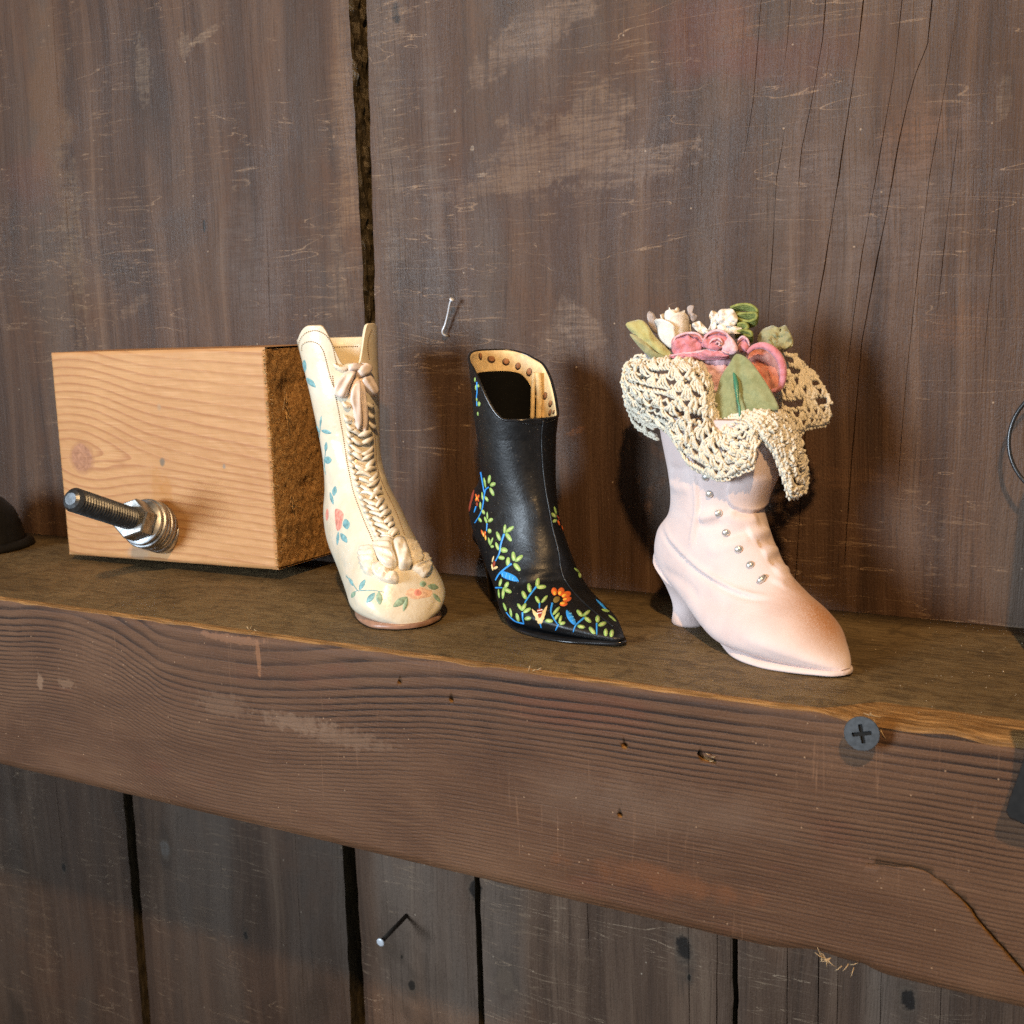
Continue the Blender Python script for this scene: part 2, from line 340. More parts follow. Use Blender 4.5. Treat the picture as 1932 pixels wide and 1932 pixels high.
def beam_top_mat():
    g = G('shelf_top_worn', .6, .3)
    fib = g.noise((.06, 1.6, .3), 5, .65); blot = g.noise((.02, .04, .03), 5, .6, .6); big = g.noise((.35, .8, .5), 4, .6)
    c = g.ramp(blot, [(.3, (.105, .070, .030)), (.52, (.160, .110, .050)), (.72, (.220, .156, .076))])
    c = g.mix(g.math('MULTIPLY', g.rng(fib, .52, .70), .5), c, (.215, .150, .080))
    c = g.mix(g.math('MULTIPLY', g.rng(fib, .46, .30), .75), c, (.030, .018, .008))
    mot = g.noise((.16, .22, .2), 5, .7, 1.0, off=(6, 1, 4)); c = g.mix(g.math('MULTIPLY', g.rng(mot, .52, .40), .5), c, (.052, .036, .018)); c = g.mix(g.math('MULTIPLY', g.rng(mot, .56, .68), .4), c, (.170, .130, .072))
    pit = g.noise((.35, 2.2, .5), 3, .6, off=(1, 7, 2)); c = g.mix(g.math('MULTIPLY', g.rng(pit, .66, .74), .8), c, (.014, .009, .004))
    c = g.mix(g.math('MULTIPLY', g.math('MULTIPLY', g.rng(g.noise((.08, 2.4, .3), 3, off=(3, 3, 3)), .6, .7), g.rng(g.x, -75, -50)), .6), c, (.240, .160, .082))
    c = g.mix(g.math('MULTIPLY', g.math('MULTIPLY', g.rng(g.noise((.09, 2.0, .3), 3, off=(8, 3, 3)), .60, .68), g.rng(g.x, -75, -50)), .8), c, (.024, .014, .005))
    c = g.mix(g.rng(g.y, 2.2, .4, 0, .55), c, (.260, .140, .060))
    gr = g.noise((.07, 1.7, 2.0), 4, .7, off=(4, 1, 4)); c = g.mix(g.math('MULTIPLY', g.rng(gr, .48, .32), .80), c, (.034, .020, .008)); c = g.mix(g.math('MULTIPLY', g.rng(gr, .56, .70), .55), c, (.290, .205, .105))
    h = g.math('ADD', g.math('ADD', fib, g.math('MULTIPLY', big, .6)), g.math('MULTIPLY', gr, .5)); g.bump(h, .6, .5)
    return g.done(c)
def fresh_wood():
    g = G('split_fresh_wood', .55, .35)
    f = g.noise((.08, 1.2, 1.2), 5, .65, .5); c = g.ramp(f, [(.28, (.080, .040, .012)), (.5, (.220, .115, .036)), (.72, (.46, .255, .092))])
    g.bump(f, .8, .8); return g.done(c)
M_bf, M_bt, M_fresh = beam_front_mat(), beam_top_mat(), fresh_wood()

# ------------------------------------------------------------------ wall
wall = thing('wall', (0, 0, 0), kind='structure')
def plank(name, xl, xr, z0, z1, y, mat, cracks=(), thick=12, rows=70, edge_mat=None, wob=.5, rough_side=False):
    """board with real checks: cracks = [([(x,z)...], half width, depth)]; xl/xr are functions of z"""
    zs = np.linspace(z0, z1, rows); V = []; ncol = None
    cr = []
    for pts, hw, dp in cracks:
        p = np.array(sorted(pts, key=lambda q: q[1])); cr.append((p[:, 0], p[:, 1], hw, dp))
    cr.sort(key=lambda c: np.mean(c[0] - (np.mean(c[1]) - 100) * .15))
    for zi in zs:
        L, R = xl(zi), xr(zi); xs = [(L, 0, 0)]
        for cx, cz, hw, dp in cr:
            if zi < cz[0]: x = cx[0] + (zi - cz[0]) * (cx[1] - cx[0]) / (cz[1] - cz[0])
            elif zi > cz[-1]: x = cx[-1] + (zi - cz[-1]) * (cx[-1] - cx[-2]) / (cz[-1] - cz[-2])
            else: x = np.interp(zi, cz, cx)
            span = cz[-1] - cz[0]; e = min(14, span * .3)
            m = sstep(cz[0] - 2, cz[0] + e, zi) * (1 - sstep(cz[-1] - e, cz[-1] + 2, zi)) if dp > 0 else 0
            if cz[-1] > 150: m = sstep(cz[0] - 2, cz[0] + e, zi)
            x += .10 * nz(x * .2, zi * .11, 3) + .05 * nz(x, zi * .4, 3)
            m *= .62 + .5 * nz(zi * .07, x * .02, 8)
            h = max(hw * .40 * m, .010)
            xs += [(x - h * 1.6, .06 * m, 0), (x - h, .25 * m * dp, 0), (x, dp * m, 0), (x + h, .25 * m * dp, 0), (x + h * 1.6, .06 * m, 0)]
        xs.append((R, 0, 0))
        row = []
        for k in range(len(xs) - 1):
            a, b = xs[k], xs[k + 1]; n = 6 if (k % 5 == 0) else 1
            for q in range(n): t = q / n; row.append((a[0] + (b[0] - a[0]) * t, a[1] + (b[1] - a[1]) * t))
        row.append(xs[-1][:2])
        for i, (x, d) in enumerate(row):
            ed = .9 * (math.exp(-(x - L) / 1.2) + math.exp(-(R - x) / 1.2))
            jag = .5 * nz(zi * .13, x * .01 + 5, 2)
            xx = x + (jag if i in (0, len(row) - 1) else 0)
            V.append((xx, y + d + ed + wob * nz(x * .02, zi * .008, 1), zi))
        ncol = len(row)
    F = grid_faces(rows, ncol); fm = [0] * len(F)
    # sides and back
    k0 = len(V)
    nd = 9
    for side in (0, 1):
        for i in range(rows):
            a = V[i * ncol + (0 if side == 0 else ncol - 1)]
            for j in range(nd):
                t = j / (nd - 1); rr = 0
                if rough_side and 0 < j: rr = 1.6 * nz(a[2] * .16, j * .55, 4) + .9 * nz(a[2] * .45, j * 1.1, 9) + .5 * nz(a[2] * 1.1, j * 1.6, 2)
                V.append((a[0] + (rr if side else -rr), a[1] + thick * t, a[2]))
        base = k0 + side * rows * nd
        for i in range(rows - 1):
            for j in range(nd - 1):
                q = base + i * nd + j; f = (q, q + 1, q + nd + 1, q + nd); F.append(f if side == 0 else f[::-1]); fm.append(1)
    return mesh(name, V, F, [mat, edge_mat or mat], wall, fmat=fm, smooth=False)
def const(v): return lambda z: v
def lin(za, xa, zb, xb): return lambda z: xa + (z - za) * (xb - xa) / (zb - za)
cracksB = [([(-100.2, 175), (-103.2, 137.5), (-104.9, 126.8), (-107.0, 116.9)], .20, 1.2), ([(-92.5, 175), (-94.3, 149.3), (-95.8, 139.8)], .16, .9),
    ([(-94.1, 132.1), (-96.8, 116.1), (-98.1, 93.2), (-99.5, 70)], .22, 1.3), ([(-83.5, 175), (-85.1, 149.4), (-87.6, 134.9), (-90.3, 122.4), (-91.5, 108)], .26, 1.5),
    ([(-73.5, 175), (-76.1, 146.1), (-78.1, 132.2), (-80.5, 114.9), (-83.8, 92.6), (-87.0, 72.8), (-89, 40), (-91, 2)], .36, 2.6),
    ([(-64.2, 175), (-67.0, 139.9), (-68.7, 129.1), (-71.4, 112.0), (-74.4, 93.5), (-77.0, 70), (-78.5, 58)], .24, 1.4),
    ([(-57.2, 175), (-59.3, 144.8), (-61.7, 138.9), (-64.0, 130.7), (-66.3, 118.1), (-68.0, 106.0), (-70.2, 94.2), (-73.8, 72.6), (-76, 40), (-77.6, 8)], .34, 2.4),
    ([(-52.8, 150), (-55.2, 132.3), (-58.0, 113.1), (-60.2, 90), (-62.5, 60), (-64, 30)], .18, 1.0), ([(-51.0, 130), (-53.5, 102.1), (-55.5, 75)], .16, .9),
    ([(-40.8, 115), (-43.1, 80), (-44, 60)], .16, .9)]
plank('plank', const(-520), lin(75, -233.8, 180, -234.3), -20, 240, WALL, M_wallA,
      cracks=[([(W(100, 0)[0], 215), (W(110, 200)[0], 150), (W(125, 400)[0], 110), (W(140, 600)[0], 70)], .16, 1.0),
              ([(W(498, 330)[0], 130), (W(505, 500)[0], 95), (W(508, 640)[0], 72)], .12, .7)],
      edge_mat=M_edge, rough_side=True, rows=160)
plank('plank', lin(75, -229.3, 180, -227.0), const(60), -20, 240, WALL - .6, M_wallB, cracks=cracksB, edge_mat=M_edge, rows=190)
LOWY = WALL + 5
def low(xl, xr, mat, cracks=()): plank('plank', xl, xr, -260, -20, LOWY, mat, cracks=cracks, edge_mat=M_edge, rows=70)
low(const(-560), lin(-207, -371.5, -115, -371.5), M_low[0], [([(-411, -60), (-411, -148)], .3, 2), ([(-400, -60), (-398, -120)], .2, 1.2)])
low(lin(-207, -366.5, -115, -366), lin(-207, -259.5, -106, -259), M_low[0], [([(-280, -90), (-281, -180)], .15, .8), ([(-335, -60), (-334, -112)], .2, 1)])
low(lin(-207, -252.3, -106, -253.3), lin(-207, -203.2, -106, -202.8), M_low[1], [([(-239.4, -140), (-239.2, -210)], .16, .8), ([(-226, -60), (-226.5, -118)], .12, .6)])
low(lin(-207, -200.4, -106, -200.6), const(-110.6), M_low[1], [([(-160, -70), (-159, -128)], .35, 1.6), ([(-125, -60), (-124, -200)], .3, 1.8), ([(-115, -60), (-115.6, -160)], .4, 2)])
low(const(-108.9), const(60), M_low[1], [([(-93.6, -60), (-93, -200)], .32, 2), ([(-84.2, -60), (-83.8, -200)], .4, 2.4), ([(-78.6, -60), (-78.2, -200)], .24, 1.4), ([(-49.4, -60), (-50.2, -200)], .24, 1.4), ([(-66.2, -60), (-66, -150)], .2, 1.2)])
mesh('backing_board', [(-560, WALL + 19, -260), (60, WALL + 19, -260), (60, WALL + 19, 240), (-560, WALL + 19, 240), (-560, WALL + 26, -260), (60, WALL + 26, -260), (60, WALL + 26, 240), (-560, WALL + 26, 240)],
     [(0, 1, 2, 3), (4, 7, 6, 5), (0, 4, 5, 1), (3, 2, 6, 7), (0, 3, 7, 4), (1, 5, 6, 2)], M_dark, wall, smooth=False)

# ------------------------------------------------------------------ shelf beam
shelf = thing('timber_shelf', (0, 0, 0), 'thick old brown timber shelf with wavy grain along its front face', 'shelf')
def build_beam():
    xs = np.concatenate([np.linspace(-560, -330, 60), np.linspace(-329, 60, 420)])
    rows_f = np.linspace(-BEAM_H + .8, -.9, 26); V = []; first = True
    for x in xs:
        g = sstep(-63, -50, x)                                             # torn strip along the right part of the edge
        gy = 1.0 + .7 * (nz(x * .05, 1) + 1) * .6 + g * (8.6 + 1.4 * nz(x * .16, 4)) ; gz = .7 + .5 * nz(x * .12, 7) + g * (1.2 + .7 * nz(x * .1, 11))
        gz = max(gz, .25)
        rag = .55 * nz(x * .35, 2) + .35 * nz(x * 1.1, 5)
        chip = 1.9 * math.exp(-((x + 61) / 7.5) ** 2) + .9 * math.exp(-((x + 52) / 3) ** 2)
        pr = [(WALL - .1, -BEAM_H), (8 + chip * 2, -BEAM_H + .1), (1.0 + abs(rag) * .6, -BEAM_H + .15 + max(rag, 0) * .6 + chip)]
        fr = []
        for z in rows_f:
            zz = z + (chip * max(0, (-z - 40) / 16)) if z < -40 else z
            if z > -2.2: zz = -gz - (-.9 - z) * 1.3
            fr.append((.22 * nz(x * .03, z * .06, 3) + .05 * nz(x * .5, z * .7, 1), zz))
        ch = [(gy * .30, -gz * .62 + .12 * nz(x * .6, 1)), (gy * .62, -gz * .36 + .2 * g * nz(x * .5, 6)), (gy * .9, -gz * .10)]
        tp = [(gy + .4, 0.0)] + [(gy + (WALL - gy) * t, 0.10 * nz(x * .03, t * 3, 8) * (1 - t)) for t in (.12, .25, .4, .55, .7, .85)] + [(WALL - .1, 0.0)]
        prof = pr + fr + ch + tp; V += [(x, y, z) for y, z in prof]
    n = len(prof); nf0 = len(pr); nf1 = nf0 + len(fr); nc1 = nf1 + len(ch)
    F, fm = [], []
    for i in range(len(xs) - 1):
        for j in range(n):
            a, b = i * n + j, i * n + (j + 1) % n; F.append((a, b, b + n, a + n)[::-1])
            if j < nf0 - 1: m = 3
            elif j == nf0 - 1: m = 2 if -72 < xs[i] < -48 else 0
            elif j < nf1 - 1: m = 0
            elif j < nc1: m = 2 
            else: m = 1
            fm.append(m)
    F += [tuple(range(n)), tuple((len(xs) - 1) * n + k for k in range(n))[::-1]]; fm += [0, 0]
    o = mesh('timber', V, F, [M_bf, M_bt, M_fresh, M_bf], shelf, fmat=fm)
    # nail holes and the long split, cut into the wood
    cut = MB()
    for px, py, r, dp in [(752.7, 1287.6, .55, 3), (851, 1321, .6, 4), (1177, 1408, .75, 5), (1168.8, 1538, .65, 5)]:
        c = at_y(px, py, 0); cut.add(*lathe([(0, r * 1.15), (1.5, r), (2 + dp, r * .8)], (c[0], -1, c[2]), (.15, 1, .1), 10))
    c = at_y(1333, 1432, 0); cut.add(*tube([(c[0] - 2.3, .3, c[2] + .9), (c[0] - 1, .55, c[2] + .1), (c[0] + .2, .6, c[2] - .1), (c[0] + 2.2, .2, c[2] - .5)], lambda t: .25 + .65 * math.sin(math.pi * t), 8))
    sp = catmull([(-51.4, -31.5), (-46, -31.0), (-41.4, -30.5), (-37.3, -31.9), (-32.1, -35.7), (-28.7, -39.8), (-23.6, -44.9), (-18, -51), (-14, -57.5)], 60)
    SV, SF = [], []
    for i, (x, z) in enumerate(sp):
        w = (.08 if i < 22 else .08 + .36 * min((i - 22) / 10, 1)) * (1 + .4 * nz(i * .5, 3)); d = .5 if i < 22 else 2.6
        z2 = z + .25 * nz(i * .45, 9)
        SV += [(x - w * .7, -1.0, z2 - w * .7), (x + w * .7, -1.0, z2 + w * .7), (x + w * .5, d * .4, z2 + w * .5), (x, d, z2), (x - w * .5, d * .4, z2 - w * .5)]
    SF = [f[::-1] for f in grid_faces(len(sp), 5, True)] + [tuple(range(5)), tuple((len(sp) - 1) * 5 + k for k in range(5))[::-1]]
    cut.add(SV, SF)
    cu = cut.build('cutter', M_fresh, smooth=False)
    bm = bmesh.new(); bm.from_mesh(cu.data); bmesh.ops.recalc_face_normals(bm, faces=bm.faces); bm.to_mesh(cu.data); bm.free()
    bm = bmesh.new(); bm.from_mesh(o.data); bmesh.ops.recalc_face_normals(bm, faces=bm.faces); bm.to_mesh(o.data); bm.free()
    md = o.modifiers.new('holes', 'BOOLEAN'); md.object = cu; md.operation = 'DIFFERENCE'; md.solver = 'EXACT'
    dg = bpy.context.evaluated_depsgraph_get(); dg.update()
    nm = bpy.data.meshes.new_from_object(o.evaluated_get(dg)); o.modifiers.clear()
    if len(nm.polygons) > 1000: o.data = nm
    bpy.data.objects.remove(cu)
    return o
build_beam()
# splinters standing off the torn edges
M_spl = plain('pale_splinter', (.50, .36, .20), .6, .3)
sp = MB()
for (px, py, k, sz) in [(1645, 1372, 4, 2.2), (1650, 1350, 4, 2.4), (1560, 1808, 9, 2.4), (1600, 1822, 4, 2.0), (1010, 1262, 3, 1.5), (475, 1187, 3, 1.2), (1335, 1430, 3, 1.0)]:
    c = at_y(px, py, -.2)
    for i in range(k):
        p = c + rng.normal(0, .8, 3) * [1.6, .2, .6]; p[1] = -.15 - rng.random() * .3
        d = rng.normal(0, 1, 3) * [1, .25, .6]; d /= np.linalg.norm(d)
        sp.add(*tube([p, p + d * sz * .5 + [0, -.15, -.1], p + d * sz], lambda t: .13 * (1 - t * .7), 4))
tag(sp.build('splinters', M_spl, shelf), kind='stuff')

# ------------------------------------------------------------------ pine block with bolt
BY = 50.0
def pine_mat():
    g = G('pine_face', .55, .35)
    k = at_y(156, 880, BY) - np.array([-343.7, 50, 0])      # the knot, in the block's own coordinates
    dx = g.math('SUBTRACT', g.x, float(k[0])); dz = g.math('SUBTRACT', g.z, float(k[2]))
    bump_ = g.math('EXPONENT', g.math('MULTIPLY', g.math('MULTIPLY', g.math('DIVIDE', dx, 24.0), g.math('DIVIDE', dx, 24.0)), -1.0))
    fall = g.math('EXPONENT', g.math('MULTIPLY', g.math('ABSOLUTE', dz), -.030))
    sgn = g.math('DIVIDE', dz, g.math('ADD', g.math('ABSOLUTE', dz), 3.0))
    w = g.math('ADD', dz, g.math('MULTIPLY', g.math('MULTIPLY', g.math('MULTIPLY', bump_, fall), sgn), -12.0))
    w = g.math('ADD', w, g.math('MULTIPLY', dx, g.math('MULTIPLY', .13, fall)))
    w = g.math('ADD', w, g.math('MULTIPLY', g.math('SUBTRACT', g.noise((.03, .05, .06), 3), .5), 1.8))
    ph = g.math('FRACT', g.math('MULTIPLY', w, .33))
    ring = g.math('MULTIPLY', g.math('POWER', g.rng(ph, .40, .90), 2.2), g.rng(ph, 1.0, .93))
    fib = g.noise((.06, .3, 1.6), 5, .6); bl = g.noise((.03, .03, .04), 4)
    c = g.ramp(bl, [(.3, (.44, .225, .088)), (.7, (.53, .295, .125))])
    c = g.mix(g.math('MULTIPLY', ring, g.rng(g.noise((.02, .1, .05), 3, off=(4, 4, 4)), .3, .6, .30, .80)), c, (.350, .150, .058))
    c = g.mix(g.math('MULTIPLY', g.rng(fib, .5, .72), .3), c, (.72, .46, .25))
    kd = g.math('SQRT', g.math('ADD', g.math('POWER', g.math('DIVIDE', dx, 5.0), 2.0), g.math('POWER', g.math('DIVIDE', dz, 4.8), 2.0)))
    kd = g.math('ADD', kd, g.math('MULTIPLY', g.math('SUBTRACT', g.noise((.4, .4, .4), 4), .5), .5))
    kc = g.ramp(g.noise((.5, .5, .5), 4, .6, 1.0), [(.3, (.26, .115, .055)), (.7, (.44, .22, .12))])
    c = g.mix(g.rng(kd, 1.08, .92), c, kc)
    c = g.mix(g.math('MULTIPLY', g.math('MULTIPLY', g.rng(kd, 1.35, 1.1), g.rng(kd, .9, 1.05)), .6), c, (.36, .17, .075))
    def bl_(px, py, r, col, f):
        nonlocal c
        q = at_y(px, py, BY) - np.array([-343.7, 50, 0]); c = g.mix(g.math('MULTIPLY', g.blob((float(q[0]), float(q[2])), r, ns=.4, amt=.35, soft=.6), f), c, col)
    bl_(307, 888, (1.5, 1.9), (.15, .125, .09), .85); bl_(424, 897, (.9, 1.0), (.24, .20, .16), .8); bl_(302, 785, (1.2, 1.5), (.36, .25, .15), .6)
    bl_(297, 940, (3.5, 10), (.42, .19, .045), .5); bl_(315, 945, (4, 7), (.42, .18, .035), .55); bl_(262, 1060, (7, 3), (.36, .27, .19), .5)
    g.bump(g.math('ADD', fib, g.math('MULTIPLY', ring, .5)), .4, .3)
    return g.done(c)
def endgrain_mat():
    g = G('sawn_end_grain', .8, .15)
    n = g.noise((1.2, 1.2, 1.0), 5, .7); b = g.noise((.12, .12, .1), 4)
    c = g.ramp(n, [(.26, (.16, .072, .020)), (.46, (.42, .22, .075)), (.66, (.64, .38, .15)), (.82, (.78, .54, .28))])
    c = g.mix(g.math('MULTIPLY', g.rng(b, .55, .7), .5), c, (.06, .034, .014)); g.bump(n, .9, 1.0); return g.done(c)
block = thing('pine_block', (-343.7, BY, 3.0), 'pale pine block with a knot and a bolt through its face, sawn end brown', 'wood block')
def build_block():
    x0, x1, y0, y1 = -343.7, -247.6, BY, WALL - .7
    nx, nzz, ny = 60, 50, 22; V, F, fm = [], [], []
    def zb(x): return 2.2 + (x - x0) / (x1 - x0) * 2.1
    def zt(x): return 73.6 + (x - x0) / (x1 - x0) * .8
    def P(x, y, t):
        e = .5 * nz(x * .3, y * .3, t * 9)
        return (x, y, zb(x) + (zt(x) - zb(x)) * t)
    def sheet(fn, n1, n2, mi, flip=False):
        k = len(V)
        for i in range(n1):
            for j in range(n2): V.append(fn(i / (n1 - 1), j / (n2 - 1)))
        for f in grid_faces(n1, n2): F.append(tuple(a + k for a in (f[::-1] if flip else f))); fm.append(mi)
    def rnd(u, n=.010): return u
    def edge(u, v, dep):                                    # soft, slightly chewed arrises
        e = min(u, 1 - u) * 96; h = min(v, 1 - v) * 72
        return max(0, 1.0 - min(e, h) / 1.1) ** 2 * dep
    sheet(lambda u, v: P(x0 + (x1 - x0) * u, y0 + edge(u, v, .7) + .12 * nz(u * 30, v * 40), v), nx * 2, nzz * 2, 0, True)
    def endf(u, v):
        r = 0 if v in (0, 1) else .7 * nz(u * 16, v * 40, 2) + .5 * nz(u * 40, v * 90, 5)
        bite = -2.2 * math.exp(-(((u - .35) / .16) ** 2 + ((v - .80) / .06) ** 2)) - 1.2 * math.exp(-(((u - .55) / .12) ** 2 + ((v - .36) / .03) ** 2))
        p = P(x1, y0 + (y1 - y0) * u, v); k = min(u, 1) * 33
        return (x1 + r + bite - max(0, .6 - k) , p[1] + (.7 if u == 0 else 0), p[2] - (.6 if v == 1 else 0) + (.5 if v == 0 else 0))
    sheet(endf, 40, 90, 1, True)
    sheet(lambda u, v: P(x0, y1 + (y0 + .7 - y1) * u, v), 6, 30, 0, True)
    sheet(lambda u, v: (lambda p: (p[0], p[1], p[2]))(P(x0 + (x1 - x0) * u, y0 + .7 + (y1 - y0 - .7) * v, 1)), 40, 10, 0, True)
    sheet(lambda u, v: P(x0 + (x1 - x0) * u, y0 + .7 + (y1 - y0 - .7) * v, 0), 40, 10, 0, False)
    sheet(lambda u, v: P(x0 + (x1 - x0) * u, y1, v), 10, 10, 0, False)
    bm = bmesh.new(); o = mesh('timber', V, F, [pine_mat(), endgrain_mat()], block, fmat=fm)
    bm.from_mesh(o.data); bmesh.ops.remove_doubles(bm, verts=bm.verts, dist=.00003); bmesh.ops.recalc_face_normals(bm, faces=bm.faces); bm.to_mesh(o.data); bm.free()
    # torn fibres along the sawn end
    fb = MB()
    for i in range(260):
        v = rng.random(); t = rng.random()
        p = np.array([x1 + .1, y0 + .5 + (y1 - y0 - 1) * t ** 1.5, zb(x1) + (zt(x1) - zb(x1)) * v])
        if rng.random() < .45: p = np.array([x1 - .3, y0 + .2, p[2]])
        d = np.array([.8 + rng.random() * .7, rng.normal(0, .5), rng.normal(0, .45)]); d *= .6 + rng.random() * .7
        fb.add(*tube([p - d * .3, p + d * .4, p + d], lambda q: .11 * (1 - q * .8), 4))
    for (px, py, n) in [(548, 745, 6), (556, 770, 5), (570, 940, 6)]:
        for i in range(n):
            p = at_y(px + rng.normal(0, 8), py + rng.normal(0, 10), 58); p[0] = x1 + .6
            d = np.array([1.2, rng.normal(0, 1.4), rng.normal(-1.0, 2.2)]); fb.add(*tube([p, p + d * .6 + [.3, 0, 0], p + d * 1.3], lambda q: .2 * (1 - q * .8), 4))
    tag(fb.build('torn_fibres', plain('fibre', (.50, .31, .13), .7, .2, .4), block), kind='stuff')
build_block()
M_zinc = plain('zinc_plated_steel', (.46, .47, .48), .40, .5, .25, .5, Metallic=1.0); M_steel = plain('dull_nut_steel', (.36, .35, .33), .42, .5, .3, .6, Metallic=1.0)
M_black_steel = plain('blackened_rod_steel', (.13, .135, .14), .34, .5, .3, .8, Metallic=.9)
wc = at_y(303, 997, BY); tipp = at_y(133, 941, BY - 43); AX = tipp - wc; AXL = np.linalg.norm(AX); AX /= AXL
off = 0.0
for i in range(6):
    th = 1.75; r = 8.3 - .15 * (i % 2) - (.5 if i == 5 else 0); o_ = wc + AX * (off + (.2 if i else -2.0)) + np.array([.25 * nz(i, 2), 0, .3 * nz(i, 5)])
    L = th + (2.0 if i == 0 else 0)
    mesh('washer', *lathe([(0, r - .25), (.25, r), (L - .35, r), (L - .06, r - .3), (L - .06, 3.2)], o_, AX, 40), M_zinc, block); off += th + .12
ng = MB(); nh = 6.2; no = wc + AX * (off + .2)
X = np.cross(AX, [0, 0, 1.0]); X /= np.linalg.norm(X); Yv = np.cross(AX, X); V = []
for h, r in [(0, 6.2), (.5, 6.7), (nh - .5, 6.7), (nh, 6.2), (nh, 3.7)]:
    for k in range(6):
        t = math.pi / 3 * k + .35; V.append(no + AX * h + r * (math.cos(t) * X + math.sin(t) * Yv))
mesh('nut', V, grid_faces(5, 6, True), M_steel, block, smooth=False)
prof = [(-3, 3.1)]; q = off - 1
while q < AXL - 1.6: prof += [(q, 2.95), (q + .55, 3.8), (q + .72, 3.8)]; q += 1.32
prof += [(AXL - 1.2, 3.4), (AXL - .5, 2.9), (AXL, 1.9)]
mesh('threaded_rod', *lathe(prof, wc, AX, 28), M_black_steel, block, smooth=False)

# ------------------------------------------------------------------ boots: lofted sections
# section: front (s,z), back (s,z), half width, roundness front/back, sideways shift; s runs towards the toe
def hsec(r, a):
    Fs, Fz, Bs, Bz, w, eF, eB, lo = r
    c, s = math.cos(a), math.sin(a); e = eF if c > 0 else eB
    cc = math.copysign(abs(c) ** (2 / e), c); ss = math.copysign(abs(s) ** (2 / e), s)
    return (Fs + Bs) / 2 + cc * (Fs - Bs) / 2, lo + w * ss, (Fz + Bz) / 2 + cc * (Fz - Bz) / 2
class Boot:
    def __init__(b, T, th, low, high, collar, nrow=80, nphi=112, nup=26):
        b.T = np.array(T, float); b.th = math.radians(th); b.high = high; b.nphi = nphi
        b.phi = [2 * math.pi * k / nphi for k in range(nphi)]
        R = catmull(low, nrow); V = []
        z0 = [hsec(R[0], a)[2] for a in b.phi]
        b.hz = sorted(high, key=lambda r: r[0])
        for i in range(nup, 0, -1):
            for k, a in enumerate(b.phi):
                h = collar(a); z = z0[k] + (h - z0[k]) * i / nup; V.append(b.W(*b.up(a, z)))
        for r in R:
            for a in b.phi: V.append(b.W(*hsec(r, a)))
        b.rows = nup + nrow; b.V = np.array(V); b.F = [f[::-1] for f in grid_faces(b.rows, nphi, True)] + [tuple((b.rows - 1) * nphi + k for k in range(nphi))]
        b.collar = collar
    def W(b, s, l, z):
        c, n = math.cos(b.th), math.sin(b.th); return np.array([b.T[0] + s * c - l * n, b.T[1] + s * n + l * c, z])
    def hp(b, z):                # (Fs,Bs,w,lo) of the shaft at height z
        H = np.array(b.hz); zz = H[:, 0]
        if z > zz[-1]: t = (z - zz[-1]) / (zz[-1] - zz[-2]); return H[-1, 1:] + (H[-1, 1:] - H[-2, 1:]) * t
        return np.array([np.interp(z, zz, H[:, k]) for k in range(1, 5)])
    def up(b, a, z, inset=0.0):
        Fs, Bs, w, lo = b.hp(z); return hsec((Fs - inset, z, Bs + inset, z, w - inset, 2, 2, lo), a)
    def normals(b):
        g = b.V.reshape(b.rows, b.nphi, 3); du = np.roll(g, -1, 1) - np.roll(g, 1, 1); dv = np.gradient(g, axis=0)
        n = np.cross(du, dv).reshape(-1, 3); n /= np.linalg.norm(n, axis=1)[:, None] + 1e-9
        c = g.mean(axis=1, keepdims=True); s = np.sign(((g - c).reshape(-1, 3) * n).sum(1)); s[s == 0] = 1
        return n * s[:, None]
    def bvh(b): b.tree = BVHTree.FromPolygons([Vector(v) for v in b.V], b.F); return b
    def hit(b, x, y):
        d = ray(x, y); r = b.tree.ray_cast(Vector(EYE), Vector(d))
        if r[0] is None: return None
        n = np.array(r[1]); 
        if n @ d > 0: n = -n
        return np.array(r[0]), n
    def ridge(b, pts, amp, rad, n=60, sharp=False):
        """raises (amp>0) or presses in a line given by picture positions"""
        P = [h[0] for h in (b.hit(*p) for p in catmull(pts, n)) if h is not None]
        if not P: return
        P = np.array(P); N = b.normals()
        near = np.where(np.linalg.norm(b.V - P.mean(0), axis=1) < np.max(np.linalg.norm(P - P.mean(0), axis=1)) + 4 * rad)[0]
        D_ = np.linalg.norm(b.V[near][:, None, :] - P[None], axis=2); d = D_.min(1); t = D_.argmin(1) / max(len(P) - 1, 1)
        b.V[near] += N[near] * (amp * np.clip(np.minimum(t, 1 - t) * 7, .12, 1) * np.exp(-(d / rad) ** 2))[:, None]
    def lining(b, depth, t=.9, rows=12):
        """rim lip and inner wall; depth(phi) downwards"""
        V = []
        for i in range(rows + 2):
            for a in b.phi:
                h = b.collar(a)
                if i == 0: V.append(b.W(*b.up(a, h)))
                elif i == 1: p = b.up(a, h, t * .5); V.append(b.W(p[0], p[1], h + .28))
                else: z = h - depth(a) * (i - 2) / (rows - 1); V.append(b.W(*b.up(a, z, t)))
        return V, grid_faces(rows + 2, b.nphi, True)
def poly_area_dir(P): return sum(P[i][0] * P[(i + 1) % len(P)][1] - P[(i + 1) % len(P)][0] * P[i][1] for i in range(len(P)))
